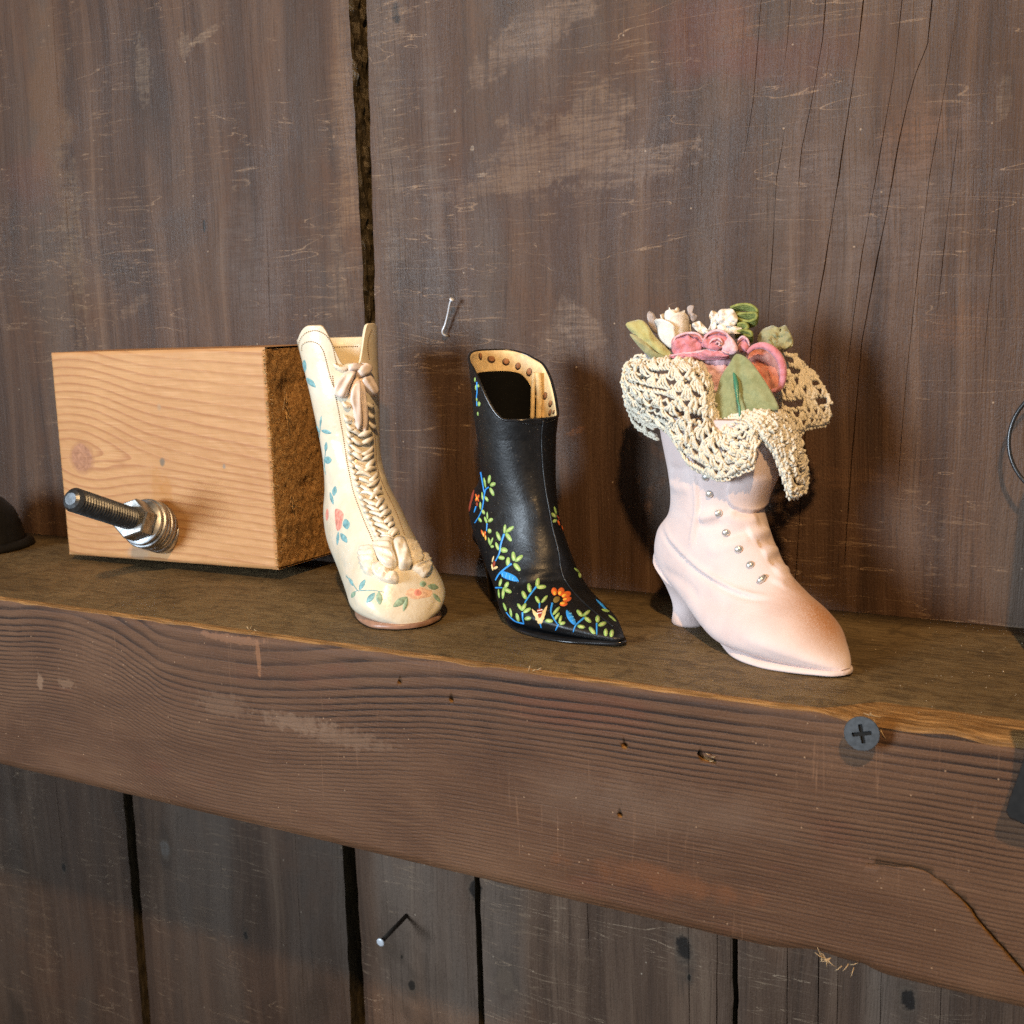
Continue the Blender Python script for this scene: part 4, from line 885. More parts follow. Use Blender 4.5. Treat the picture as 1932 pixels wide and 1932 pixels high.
for P in ([(430, 1130), (424, 1165)], [(470, 1128), (464, 1180)], [(505, 1150), (500, 1195)], [(540, 1170), (530, 1205)], [(1110, 1560), (1145, 1550)], [(1120, 1595), (1165, 1585)], [(1145, 1630), (1180, 1618)]): mesh('feather_highlight', *stroke(BB, Z5(P), .45, h=.24), M_lblue, black)
for e in [(965, 1318, 42, 31, 80), (1035, 1320, 44, 35, 110), (1090, 1352, 52, 34, -30), (1098, 1398, 46, 26, -15), (1062, 1447, 42, 25, -5)]: paint(BB, 'painted_petal', Z5(ell(*e)), M_org, black, .2)
for e in [(968, 1340, 20, 15, 80), (1022, 1338, 22, 16, 110), (1065, 1365, 26, 14, -30), (1075, 1405, 24, 10, -15), (1050, 1447, 26, 14, -5)]: paint(BB, 'painted_petal_heart', Z5(ell(*e)), M_yel, black, .08, lift=.22)
paint(BB, 'painted_flower_centre', Z5(ell(988, 1402, 40, 29, -40)), M_olive, black, .18)
paint(BB, 'painted_tulip', Z5([(728, 1500), (760, 1528), (800, 1590), (840, 1560), (892, 1460), (872, 1560), (842, 1640), (812, 1662), (768, 1615)]), M_buff, black, .18)
paint(BB, 'painted_tulip_heart', Z5([(788, 1512), (842, 1508), (832, 1590), (802, 1602)]), M_brick, black, .12, lift=.15)
for P in ([(790, 1528), (843, 1515)], [(785, 1555), (835, 1548)]): mesh('painted_tulip_band', *stroke(BB, Z5(P), 1.0, h=.36, taper=False), M_whitep, black)
for e, m in [((150, 318, 22, 10, 70), M_org), ((172, 325, 22, 10, 110), M_org), ((150, 355, 22, 10, 100), M_org), ((170, 360, 20, 9, 80), M_org), ((158, 405, 22, 12, 90), M_brick), ((158, 342, 20, 6, 90), M_yel), ((212, 700, 30, 9, 75), M_org), ((240, 715, 30, 9, 100), M_org), ((248, 755, 28, 8, 85), M_yel), ((225, 720, 30, 5, 80), M_yel), ((108, 330, 80, 12, 103), M_brick), ((85, 420, 70, 10, 100), M_brick), ((335, 1030, 34, 14, 105), M_brick), ((318, 1065, 36, 8, 80), M_buff), ((352, 1070, 26, 14, -25), M_buff), ((325, 980, 36, 7, 105), M_buff), ((1010, 600, 32, 9, 70), M_org), ((1048, 655, 30, 6, 72), M_org), ((1005, 545, 30, 7, 60), M_brick)]:
    paint(BB, 'painted_petal', Z5(ell(*e)), m, black, .14, 12, 2, lift=.05)

# ---- pink bisque boot
def pink_mat():
    g = G('pink_bisque_clay', .85, .12)
    n = g.noise((.12, .12, .12), 4); f = g.noise((2.6, 2.6, 2.6), 3, .7)
    c = g.ramp(n, [(.3, (.68, .545, .515)), (.7, (.75, .625, .595))])
    # airbrushed brown over the toe cap and instep, in the boot's own axes
    ca, sa = math.cos(math.radians(-30)), math.sin(math.radians(-30))
    s = g.math('ADD', g.math('MULTIPLY', g.x, ca), g.math('MULTIPLY', g.y, sa)); l = g.math('SUBTRACT', g.math('MULTIPLY', g.y, ca), g.math('MULTIPLY', g.x, sa))
    def spray(s0, l0, z0, rs, rl, rz):
        d = g.math('ADD', g.math('ADD', g.math('POWER', g.math('DIVIDE', g.math('SUBTRACT', s, s0), rs), 2.0), g.math('POWER', g.math('DIVIDE', g.math('SUBTRACT', l, l0), rl), 2.0)), g.math('POWER', g.math('DIVIDE', g.math('SUBTRACT', g.z, z0), rz), 2.0))
        return g.rng(g.math('SQRT', d), 1.0, .0)
    m1 = spray(PS0 - 10, PL0 + 1.0, 11, 24, 14, 11); m2 = spray(PS0 - 16, PL0 + 2, 17, 12, 8, 8); m3 = spray(PS0 - 27, PL0 + 8, 26, 10, 8, 12)
    m = g.math('MAXIMUM', m1, g.math('MULTIPLY', m2, .7)); m = g.math('MAXIMUM', m, g.math('MULTIPLY', m3, .5))
    m = g.math('MULTIPLY', m, g.rng(f, .32, .62, .45, 1.0)); c = g.mix(g.math('MULTIPLY', m, 1.15, True), c, (.50, .245, .12))
    sp = g.noise((4.0, 4.0, 4.0), 2, .7, off=(3, 3, 3)); c = g.mix(g.math('MULTIPLY', g.rng(sp, .68, .74), g.math('ADD', .03, g.math('MULTIPLY', m, .6))), c, (.40, .17, .08))
    g.bump(g.math('ADD', f, g.math('MULTIPLY', g.noise((.5, .5, .5), 3), 1.2)), .25, .25)
    return g.done(c)
PBASE = (-88, 42, 0)
_c, _s = math.cos(math.radians(-30)), math.sin(math.radians(-30))
PS0 = (-61 - PBASE[0]) * _c + (27 - PBASE[1]) * _s; PL0 = (27 - PBASE[1]) * _c - (-61 - PBASE[0]) * _s
M_pink = pink_mat(); M_pinkin = plain('bisque_inside', (.42, .30, .24), .8, .2)
M_pearl = plain('silver_pearl', (.72, .72, .70), .25, .6, .2, 1.0, Metallic=.7)
PB = Boot((-61, 27, 0), -30, [(-30, 42, -62, 42, 11, 2, 2, 0), (-33, 35, -61, 36, 9.8, 2, 2, -.3), (-31, 29.5, -62.5, 30, 9.5, 2, 2, -.3), (-27, 23.5, -67.5, 24, 9.8, 2, 2.2, -.3), (-22.5, 18.5, -67, 16, 10, 2, 2.5, -.3), (-17, 15, -54, 9, 10.8, 2, 3, -.8), (-11.5, 12.3, -37, 2, 12.7, 2, 3.2, -2.0), (-7.6, 9.3, -22, 1.3, 11.7, 2.05, 3.5, -2.9), (-4.2, 6.2, -10, 1.0, 7.8, 2.1, 3.5, -3.2), (-1.0, 3.7, -3.2, .9, 3.9, 2.1, 2.6, -3.0), (.2, 2.0, -.9, .9, 1.7, 2, 2, -2.8)],
    [(42, -30, -62, 11, 0), (50, -28, -64, 12.2, 0), (56, -27.5, -65, 12.8, 0)], lambda a: 56.0, nrow=110, nphi=150).bvh()
Zp = crop((1780, 860), 1.695)
for P, am, rd in [([(403, 840), (425, 930), (432, 1010), (430, 1090), (415, 1180), (405, 1255)], .42, .7), ([(418, 840), (442, 930), (448, 1010), (447, 1090), (434, 1180), (424, 1250)], -.30, .6),
                  ([(262, 1120), (300, 1205), (380, 1295), (460, 1365), (540, 1418), (620, 1460), (700, 1487), (790, 1497)], .38, .7), ([(250, 1140), (288, 1222), (368, 1312), (448, 1382), (530, 1436), (610, 1477), (700, 1505), (790, 1512)], -.42, .7),
                  ([(300, 860), (350, 870), (395, 850)], -.35, 1.2), ([(300, 930), (340, 960), (390, 950)], .3, 1.4), ([(440, 1110), (490, 1100), (540, 1085)], .5, 1.2), ([(440, 1150), (500, 1150), (560, 1130)], -.35, 1.3), ([(560, 1200), (630, 1190), (690, 1170)], -.35, 1.2),
                  ([(480, 1270), (560, 1260), (640, 1225), (700, 1200)], .35, 1.5), ([(590, 1075), (620, 1110), (680, 1120), (740, 1110)], .6, 1.5), ([(690, 1190), (740, 1180), (790, 1165)], .55, 1.3), ([(740, 1240), (780, 1225), (830, 1215)], -.5, 1.1),
                  ([(760, 1285), (800, 1270), (840, 1260)], .5, 1.2), ([(800, 1330), (830, 1310), (865, 1300)], -.45, 1.0), ([(820, 1380), (850, 1365), (885, 1360)], .55, 1.3), ([(830, 1440), (860, 1410), (900, 1400)], .5, 1.8), ([(450, 1480), (520, 1530), (600, 1550)], -.2, 2.0), ([(255, 1360), (330, 1400), (400, 1450), (450, 1530)], -.3, 1.4)]: PB.ridge(Zp(P), am * 1.5, rd)
PB.bvh()
pink = thing('pink_boot', PBASE, 'pale pink clay boot with pearl side buttons, heel and lace spilling from its top', 'boot ornament', 'miniature boots on the shelf')
mesh('upper', PB.V, PB.F, M_pink, pink); mesh('lining', *PB.lining(lambda a: 18, 2.0, 8), M_pinkin, pink)
sole(PB, [(-69, -.3, 2.6, 19, 17.8), (-65, -.3, 6, 17, 15.8), (-57, -.4, 5.6, 12.4, 11.4), (-49, -.2, 4.4, 8.0, 7.0), (-41, -.8, 6.2, 4.2, 3.0), (-33, -1.9, 8.6, 2.4, .8), (-25, -2.4, 11.2, 1.9, .1), (-16, -2.8, 11.0, 1.6, .05), (-9, -3.0, 8.4, 1.6, .2), (-4, -3.1, 5.6, 1.5, .4), (-.8, -3.0, 3.4, 1.6, .5), (.6, -2.9, 1.1, 1.7, .7)], M_pink, pink)
heel(PB, [(-50, 8.5, -67.5, 18, 8.4, 2, 2.4, -.3), (-53.5, 7.0, -64, 11, 5.6, 2, 2.4, -.3), (-54.5, 4.5, -61.6, 5, 4.4, 2, 2.4, -.3), (-52.4, .9, -61.6, .9, 5.2, 2, 2.4, -.3), (-52.6, 0, -61.4, 0, 4.9, 2, 2.4, -.3)], M_pink, pink)
g = on_surface(PB, Zp([(700, 640), (640, 760), (596, 900), (578, 960), (582, 1010), (612, 1060), (670, 1086), (735, 1080), (790, 1020), (835, 950), (858, 880), (866, 760), (850, 650)]), 0, lambda r: -.3 if r == 1 else (.9 if r > .93 else 1.25) + .55 * (1 - r), 70, 20); mesh('side_flap', *g, M_pink, pink)
for i, (x, y) in enumerate([(478, 905), (497, 988), (541, 1083), (578, 1180), (640, 1262), (697, 1340)]):
    h = PB.hit(*Zp([(x, y)])[0]); mesh('button', *lathe([(-.3, .8), (.15, .98), (.45, .9), (.7, .6), (.8, .22)], h[0], h[1], 16), M_pearl, pink)
bar = [PB.hit(*p) for p in Zp([(738, 1432), (755, 1414), (772, 1396)])]; mesh('button', *tube([h[0] + h[1] * .3 for h in bar], lambda t: .55 + .35 * math.sin(math.pi * t), 10), M_pearl, pink)

# ------------------------------------------------------------------ crochet lace
def crochet_mat():
    g = G('ecru_cotton', .85, .2); n = g.noise((.7, .7, .7), 4); tw = g.noise((3.5, 3.5, 3.5), 3)
    c = g.ramp(n, [(.3, (.72, .65, .50)), (.7, (.84, .79, .67))]); c = g.mix(g.math('MULTIPLY', g.rng(tw, .48, .32), .30), c, (.46, .35, .20)); g.bump(tw, .7, .3)
    g.b.inputs['Sheen Weight'].default_value = .2; return g.done(c)
M_lace = crochet_mat()
Z6 = crop((1800, 860), 2.927)
lace = thing('crochet_lace', (-100, 48, 50), 'ecru crochet lace frill draped over the top of the pink boot', 'lace trim')
class Sheet:
    def __init__(s, cols, m=6):
        """cols: lists of (x, y, depth) from the fold down to the hem"""
        C = []
        for col in cols:
            xy = Z6([(p[0], p[1]) for p in col]); C.append(catmull([at_y(*q, p[2]) for q, p in zip(xy, col)], m))
        s.C = np.array(C)
    def __call__(s, u, v):
        n, m = s.C.shape[:2]; x = min(max(u, 0), 1) * (n - 1); y = min(max(v, 0), 1) * (m - 1)
        i = min(int(x), n - 2); j = min(int(y), m - 2); a, b = x - i, y - j
        def row(k):
            g = lambda q: s.C[min(max(q, 0), n - 1), k]
            p0, p1, p2, p3 = g(i - 1), g(i), g(i + 1), g(i + 2)
            return .5 * (2 * p1 + (p2 - p0) * a + (2 * p0 - 5 * p1 + 4 * p2 - p3) * a * a + (3 * p1 - p0 - 3 * p2 + p3) * a ** 3)
        return row(j) * (1 - b) + row(min(j + 1, m - 1)) * b
    def nrm(s, u, v):
        e = .01; n = np.cross(s(u + e, v) - s(u - e, v), s(u, v + e) - s(u, v - e)); n /= np.linalg.norm(n) + 1e-9
        return -n if n @ FWD > 0 else n
def crochet(sheet, wid, hgt, seed, part, cord=.40, gap=1.55, rowh=2.05, edge_loops=True, open_=.2):
    """rows of chain stitches joined by slanting trebles, with eyelets and a picot edge"""
    R = random.Random(seed); mb = MB(); nr = max(3, int(hgt / rowh)); nu = max(6, int(wid / gap))
    def P(u, v, w=0.0):
        j = .006
        return sheet(u + .0, v) + sheet.nrm(min(max(u, .02), .98), min(max(v, .02), .98)) * w
    def cordpath(pts, r):
        Q = np.array(pts)
        mb.add(*tube(Q, lambda t: r * (1 + .22 * math.sin(t * len(Q) * 1.9)), 6))
    def jit(u, v):                      # uneven hand work
        return u + .9 / nu * nz(u * nu * .35, v * nr * .6, seed), v + .35 / nr * nz(u * nu * .4 + 7, v * nr * .5, seed + 3) * math.sin(math.pi * min(max(v, 0), 1))
    def Q(u, v, w):
        u, v = jit(u, v); return P(min(max(u, 0), 1), min(max(v, 0), 1), w)
    for k in range(nr + 1):
        v = k / nr; ph = R.random() * 6
        for lay in ((0, 1) if k in (0, nr) or R.random() < .6 else (0,)):
            pts = []
            for q in range(nu * 5 + 1):
                u = q / (nu * 5)
                vv = v + .020 * math.sin(u * nu * 2 * math.pi + ph + lay * math.pi)
                pts.append(Q(u, vv, .38 * math.cos(u * nu * 2 * math.pi + ph + lay * math.pi) + .3 + .4 * nz(u * 25, k, seed)))
            cordpath(pts, cord * (.95 if lay else 1.1))
    nf = max(3, int(wid / (gap * 2.25)))
    for k in range(nr):
        sh = .5 * (k % 2)
        for q in range(nf + 1):
            u0 = (q + sh + R.uniform(-.08, .08)) / nf
            if R.random() < open_ * .22: continue
            n_ = R.choice((4, 5, 5, 6)); fan = R.uniform(.62, .92)
            for i in range(n_):
                f = (i / (n_ - 1) - .5) * fan; ub = u0 + f / nf; ua = u0 + f * .22 / nf; w = R.uniform(.15, .7)
                if not (0 <= ua <= 1 and 0 <= ub <= 1): continue
                v0, v1 = k / nr, (k + 1) / nr; lift = R.uniform(.2, .7)
                pts = [Q(ua + (ub - ua) * t, v0 + (v1 - v0) * t, w + lift * math.sin(math.pi * t)) for t in np.linspace(0, 1, 6)]
                cordpath(pts, cord * R.uniform(.9, 1.25))
            for e in range(2):                       # knots where the stitches meet
                c = Q(u0 + R.uniform(-.1, .1) / nf, k / nr + R.uniform(-.05, .05) / nr, .8); d = np.array([R.gauss(0, 1), R.gauss(0, 1), R.gauss(0, 1)]); d *= .55 / np.linalg.norm(d)
                cordpath([c - d, c - d * .3 + [0, -.25, 0], c + d * .3 + [0, -.25, 0], c + d], cord * 1.15)
    if edge_loops:
        for q in range(nu):
            u0 = (q + .5) / nu; a = sheet(u0, 1.0); b = sheet(u0, .93); d = a - b; d /= np.linalg.norm(d) + 1e-9; t_ = sheet(min(u0 + .5 / nu, 1), 1.0) - sheet(max(u0 - .5 / nu, 0), 1.0)
            r = R.uniform(.55, .9); pts = [a + t_ * (.36 * math.sin(x)) + d * (r * (1 - math.cos(x)) * .75) + sheet.nrm(u0, .95) * (.3 * math.sin(2 * x)) for x in np.linspace(0, 2 * math.pi, 11)]
            cordpath(pts, cord * .92)
    o = mb.build(part, M_lace, lace); tag(o, kind='stuff'); return o
front = Sheet([
    [(250, 600, 53), (120, 590, 53), (78, 690, 51), (85, 820, 50), (125, 960, 50), (180, 1060, 50)],
    [(330, 605, 51), (200, 590, 48), (175, 720, 44), (190, 860, 43), (230, 990, 44), (280, 1090, 45)],
    [(440, 570, 50), (350, 600, 43), (330, 760, 39), (345, 900, 38), (375, 1050, 39), (420, 1140, 40)],
    [(560, 555, 50), (500, 600, 40), (490, 780, 36), (490, 950, 35), (510, 1120, 35.5), (530, 1280, 36.5)],
    [(660, 560, 50), (640, 620, 39), (640, 800, 35), (610, 1000, 34), (600, 1220, 34.5), (625, 1430, 36)],
    [(735, 600, 49), (745, 680, 40), (760, 850, 36), (720, 1030, 34.5), (690, 1260, 34.5), (740, 1500, 35.5)],
    [(760, 690, 48), (805, 830, 40), (800, 960, 37), (790, 1120, 35), (800, 1330, 34), (850, 1560, 34.5)],
    [(820, 900, 46), (850, 1020, 40), (860, 1130, 37.5), (880, 1250, 35), (920, 1400, 33.5), (960, 1545, 33.5)],
    [(890, 1080, 44), (930, 1090, 39), (960, 1170, 36), (990, 1280, 34), (1040, 1390, 33), (1080, 1490, 33)],
    [(1010, 1050, 43), (1050, 1050, 38), (1080, 1120, 35.5), (1110, 1210, 34), (1150, 1320, 33), (1175, 1430, 33)],
    [(1150, 1015, 43), (1190, 1015, 38), (1200, 1060, 36), (1200, 1100, 35), (1195, 1135, 34.5), (1185, 1170, 34.5)],
    [(1270, 1005, 44), (1310, 1010, 39), (1320, 1080, 37), (1310, 1150, 36), (1295, 1210, 35.5), (1290, 1260, 35.5)],
    [(1360, 1010, 46), (1420, 1040, 41), (1420, 1130, 39), (1405, 1230, 38), (1380, 1320, 37.5), (1370, 1390, 37.5)],
    [(1420, 1050, 48), (1500, 1120, 44), (1510, 1240, 41), (1490, 1370, 40), (1460, 1480, 39.5), (1440, 1580, 39.5)],
    [(1450, 1120, 50), (1540, 1240, 47), (1570, 1370, 44), (1560, 1490, 42.5), (1520, 1620, 42), (1490, 1720, 42)],
    [(1470, 1180, 52), (1560, 1310, 50), (1605, 1440, 48), (1610, 1550, 46.5), (1605, 1640, 46), (1580, 1700, 45.5)]], 8)
crochet(front, 46, 20, 11, 'front_frill', open_=.75, cord=.33, rowh=1.6, gap=1.15)
side = Sheet([
    [(1385, 520, 60), (1375, 700, 57), (1390, 850, 55), (1420, 980, 54), (1490, 1110, 54)],
    [(1450, 520, 61), (1460, 690, 57), (1490, 850, 54), (1520, 1000, 53), (1560, 1180, 53)],
    [(1520, 545, 62), (1560, 690, 58), (1600, 840, 55), (1630, 990, 54), (1630, 1120, 54)],
    [(1570, 590, 63), (1640, 710, 60), (1700, 850, 57), (1730, 990, 56), (1730, 1110, 56)],
    [(1600, 620, 64), (1690, 720, 62), (1770, 830, 60), (1820, 960, 59), (1800, 1090, 58)]], 7)
crochet(side, 17, 14, 5, 'side_frill', open_=1.0, cord=.36, gap=1.15, rowh=1.8)
back = Sheet([
    [(330, 590, 60), (230, 540, 62), (120, 590, 62), (90, 760, 60), (95, 900, 59)],
    [(330, 600, 58), (230, 600, 58), (140, 760, 57), (130, 900, 57), (160, 1090, 57)],
    [(350, 620, 56), (260, 700, 55), (220, 860, 54), (230, 1000, 54), (265, 1170, 54)],
    [(370, 650, 54), (320, 760, 53), (300, 900, 52), (310, 1060, 52), (350, 1210, 52)]], 7)
crochet(back, 15, 15, 8, 'back_frill', open_=.8, cord=.33, gap=1.2, rowh=1.7)

# ------------------------------------------------------------------ flowers in the boot
def velvet(name, c1, c2, ns=.35, rough=.8, fuzz=.5):
    g = G(name, rough, .2); n = g.noise((ns,) * 3, 4, .6, .5); f = g.noise((3.0, 3.0, 3.0), 3); c = g.ramp(n, [(.32, c1), (.68, c2)])
    c = g.mix(g.math('MULTIPLY', g.rng(f, .5, .7), .22), c, tuple(min(1, q * 1.5) for q in c2)); g.bump(f, .5, .3); g.b.inputs['Sheen Weight'].default_value = fuzz; return g.done(c)
M_petp = velvet('pink_velvet_petal', (.52, .15, .155), (.68, .29, .35), .6); M_petp2 = velvet('pale_pink_petal', (.62, .32, .35), (.78, .54, .57), .6); M_peto = velvet('coral_petal', (.54, .16, .115), (.70, .33, .25), .6)
M_white = velvet('paper_white_petal', (.76, .68, .56), (.86, .82, .76), .3, .6, .1); M_greenl = velvet('felt_green_leaf', (.20, .22, .095), (.32, .34, .17)); M_yg = velvet('yellow_green_leaf', (.36, .32, .10), (.50, .46, .20)); M_sage = velvet('sage_frayed_leaf', (.20, .20, .09), (.40, .37, .19)); M_vein = plain('green_wire_vein', (.06, .22, .13), .3, .5); M_loop = velvet('olive_raffia', (.13, .16, .035), (.34, .36, .10), .9, .5, .1); M_grey = velvet('dry_grey_petal', (.30, .25, .23), (.50, .43, .40))
def petal(name, outline, depth, gx, gy, cup, thick, mat, parent, n=36, rings=8, ruffle=.0, crop_=Z6, fold=None, wr=.5, grow=1.06):
    """a petal or leaf with its own tilt, cup and thickness; depth in mm, gx/gy = depth change per mm sideways/upwards"""
    P = catmull(crop_(outline), n, True)
    if poly_area_dir(P) < 0: P = P[::-1]
    c = P.mean(0); P = c + (P - c) * grow; C0 = at_y(*c, depth); V = []
    def pt(q, r, k):
        p = at_y(*q, depth); sx, sz = p[0] - C0[0], p[2] - C0[2]; y = depth + gx * sx + gy * sz; p = at_y(*q, y)
        d = cup * (1 - r * r) + ruffle * r * r * math.sin(k * 2 * math.pi * 5 / n + 1) + .25 * ruffle * nz(k * .9, r * 4, depth)
        d += 1.5 * wr * (.25 * abs(nz(sx * 1.3 + 3, sz * .5, depth)) - .12 + nz(sx * .35 + depth, sz * .35, depth * 2) * 1.2 + .6 * nz(sx * .9, sz * .9 + depth, 4) + .25 * nz(sx * 2.2, sz * 2.2, 8))
        if fold: d += fold(sx, sz)
        return p + np.array([.25, -.95, .15]) * d
    front_, back_ = [], []
    for r in [1 - k / rings for k in range(rings)]:
        for k, p in enumerate(P): q = c + (p - c) * r; front_.append(pt(q, r, k))
    front_.append(pt(c, 0, 0)); nf = len(front_); V = list(front_)
    for i, p in enumerate(front_): V.append(p + np.array([-.2, .95, -.1]) * thick * (.35 if i < n else 1))
    F = [f for f in grid_faces(rings, n, True)] + [((rings - 1) * n + k, (rings - 1) * n + (k + 1) % n, rings * n) for k in range(n)]
    F += [tuple(i + nf for i in f[::-1]) for f in F] + [(k, k + nf, (k + 1) % n + nf, (k + 1) % n) for k in range(n)]
    return mesh(name, V, F, mat, parent)
# pink cloth rose
rose = thing('pink_cloth_rose', (-99, 46, 60), 'crumpled pink cloth rose in the middle of the bouquet', 'artificial flower', 'cloth flowers in the pink boot')
petal('petal', [(760, 560), (850, 530), (960, 545), (975, 640), (900, 760), (840, 830), (770, 760), (745, 650)], 46, .1, .3, 1.0, .5, M_petp2, rose, wr=.8)
petal('petal', [(1120, 500), (1180, 455), (1270, 445), (1360, 500), (1415, 600), (1422, 720), (1390, 800), (1330, 820), (1250, 760), (1160, 640)], 47, -.25, .25, -1.0, .5, M_peto, rose, ruffle=.5, wr=.8)
rim_ = catmull(Z6([(1125, 500), (1180, 452), (1270, 440), (1362, 495), (1420, 598), (1428, 722), (1395, 805), (1330, 828)]), 40)
mesh('petal_rim', *tube([at_y(*q, 45.6) for q in rim_], lambda t: .25 + .75 * math.sin(math.pi * (.08 + .84 * t)), 9), M_petp, rose)
petal('petal', [(480, 420), (510, 365), (600, 330), (700, 335), (745, 390), (730, 470), (660, 520), (560, 540), (490, 490)], 46.5, .2, .55, 1.6, .5, M_petp, rose, wr=.9)
petal('petal', [(465, 520), (560, 500), (680, 490), (800, 470), (930, 500), (940, 545), (800, 560), (640, 555), (520, 560)], 45, .1, .4, 1.2, .5, M_petp, rose, wr=.9)
petal('petal', [(740, 400), (790, 330), (870, 305), (940, 330), (990, 390), (985, 460), (920, 475), (820, 450), (750, 450)], 46, -.1, .5, 1.8, .5, M_petp, rose, wr=1.0)
petal('petal', [(750, 395), (820, 380), (880, 400), (900, 450), (860, 475), (770, 455)], 44.2, .2, .4, 1.0, .4, M_petp, rose, wr=.8)
petal('petal', [(880, 380), (940, 345), (1010, 400), (1035, 480), (980, 510), (910, 480)], 44.6, -.2, .4, 1.1, .4, M_petp2, rose, wr=.8)
petal('petal', [(1040, 400), (1080, 360), (1125, 385), (1142, 440), (1110, 490), (1060, 490), (1035, 450)], 47, -.2, .4, 1.4, .8, M_petp, rose)
petal('petal', [(690, 500), (780, 475), (900, 485), (960, 520), (880, 540), (760, 535)], 44, .0, .3, 1.0, .6, M_petp, rose)
for P, d, r in [([(490, 415), (515, 365), (600, 332), (700, 338), (742, 392)], 45.2, .34), ([(745, 402), (792, 334), (870, 308), (940, 332), (988, 392)], 44.6, .36), ([(470, 525), (560, 508), (680, 498), (800, 478), (925, 505)], 44.0, .30), ([(800, 420), (830, 385), (880, 380), (905, 415), (880, 450)], 43.6, .30), ([(850, 425), (870, 405), (890, 425), (872, 440)], 43.2, .28), ([(1040, 398), (1080, 362), (1124, 388), (1140, 440)], 45.8, .30), ([(905, 478), (950, 500), (1000, 500), (1032, 470)], 43.6, .30)]:
    mesh('petal_rim', *tube([at_y(*q, d + .5 * nz(i * .3, d)) for i, q in enumerate(catmull(Z6(P), 24))], lambda t: r * (.35 + .65 * math.sin(math.pi * (.06 + .88 * t))), 7), M_petp2, rose)
# white rosebud: wrapped petals
bud = thing('white_rosebud', (-110, 50, 60), 'white paper rosebud standing at the left of the bouquet', 'artificial flower', 'cloth flowers in the pink boot')
bc = at_y(*Z6([(505, 330)])[0], 53); ax = np.array([-.10, .05, 1.0]); ax /= np.linalg.norm(ax); bx = np.cross(ax, [0, 1, 0]); bx /= np.linalg.norm(bx); by = np.cross(ax, bx)
for i in range(9):
    a0 = i * 2.4 + .5; span = 2.6 if i < 3 else 2.2; r0 = 1.1 + .40 * i; top = 6.4 - .10 * i - .028 * i * i; V = []; nu, nv = 18, 12
    for j in range(nv):
        v = j / (nv - 1)
        for k in range(nu):
            u = k / (nu - 1) - .5; hgt = -4.0 + (top + 4.0) * v - 2.6 * (abs(u) * 2) ** 2.5 * v ** 2
            prof_ = (.50 + .55 * math.sin(math.pi * (.12 + .62 * v))) + (.16 + .03 * i) * max(0, v - .78) ** 1.2 * 4
            r = r0 * prof_ * (1 + .05 * nz(u * 5, v * 4, i)) + .22 * i * 0; an = a0 + u * span
            V.append(bc + ax * (hgt + .3 * nz(u * 6, v * 3, i + 9)) + r * (math.cos(an) * bx + math.sin(an) * by))
    o = mesh('petal', V, grid_faces(nv, nu), M_white, bud); m_ = o.modifiers.new('thickness', 'SOLIDIFY'); m_.thickness = .28 * MM
petal('dry_petal', [(270, 190), (290, 150), (330, 180), (350, 260), (360, 330), (300, 300)], 52, .2, .2, .8, .4, M_grey, bud); petal('dry_petal', [(610, 110), (665, 100), (650, 150), (695, 185), (660, 230), (625, 180)], 54, .2, .2, .5, .4, M_grey, bud)
# white blossom
blo = thing('white_blossom', (-99, 52, 64), 'open white paper blossom behind the pink rose', 'artificial flower', 'cloth flowers in the pink boot')
for P, cup, gy in [([(870, 240), (865, 170), (910, 135), (980, 128), (1025, 170), (1035, 225), (1000, 265), (930, 265)], 1.2, .3), ([(840, 270), (930, 250), (1010, 250), (1060, 280), (1078, 320), (1020, 340), (930, 335), (850, 325)], 1.6, .9), ([(790, 310), (810, 240), (800, 180), (825, 145), (870, 170), (870, 240), (845, 300)], .8, .1), ([(655, 265), (700, 235), (735, 250), (780, 300), (800, 325), (745, 340), (690, 310)], 1.0, .5)]:
    petal('petal', P, 52, .1, gy, cup * .6, .25, M_white, blo, ruffle=.6, wr=.7)
# leaves
lf = thing('green_felt_leaf', (-97, 40, 52), 'large grey-green felt leaf with a central wire vein at the front', 'artificial leaf', 'leaves in the pink boot')
petal('blade', [(1030, 508), (1120, 545), (1210, 650), (1310, 800), (1378, 930), (1385, 985), (1290, 1005), (1100, 1045), (920, 1065), (850, 1062), (815, 975), (850, 860), (900, 700), (970, 590)], 40, -.05, .30, 1.2, .7, M_greenl, lf, n=60, rings=12, wr=.35, grow=1.0, fold=lambda sx, sz: -1.0 * math.exp(-((sx + .06 * sz + .4) / 1.1) ** 2))
mesh('vein', *tube(catmull([at_y(*q, d) for q, d in zip(Z6([(1005, 660), (1020, 720), (1032, 800), (1040, 900), (1055, 960), (1060, 1045)]), (41.3, 40.1, 38.9, 37.6, 37.0, 36.8))], 30), lambda t: .30 + .30 * math.sin(math.pi * min(t * 1.6, 1)) ** 2, 8), M_vein, lf)
l2 = thing('yellow_green_leaf', (-114, 50, 58), 'folded yellow-green leaf with frayed tip at the far left of the bouquet', 'artificial leaf', 'leaves in the pink boot')
petal('blade', [(95, 265), (150, 235), (205, 225), (265, 260), (330, 360), (420, 450), (480, 520), (465, 560), (400, 545), (300, 470), (200, 380), (130, 320)], 48.5, .15, .2, 1.5, .5, M_yg, l2, ruffle=.25)
petal('blade', [(125, 350), (180, 360), (260, 420), (350, 500), (450, 545), (440, 575), (340, 570), (270, 520), (200, 450)], 47.4, .15, .2, .9, .5, M_sage, l2, ruffle=.15); petal('blade', [(235, 460), (300, 490), (370, 570), (330, 580), (270, 550)], 49, .1, .1, .5, .4, M_grey, l2)
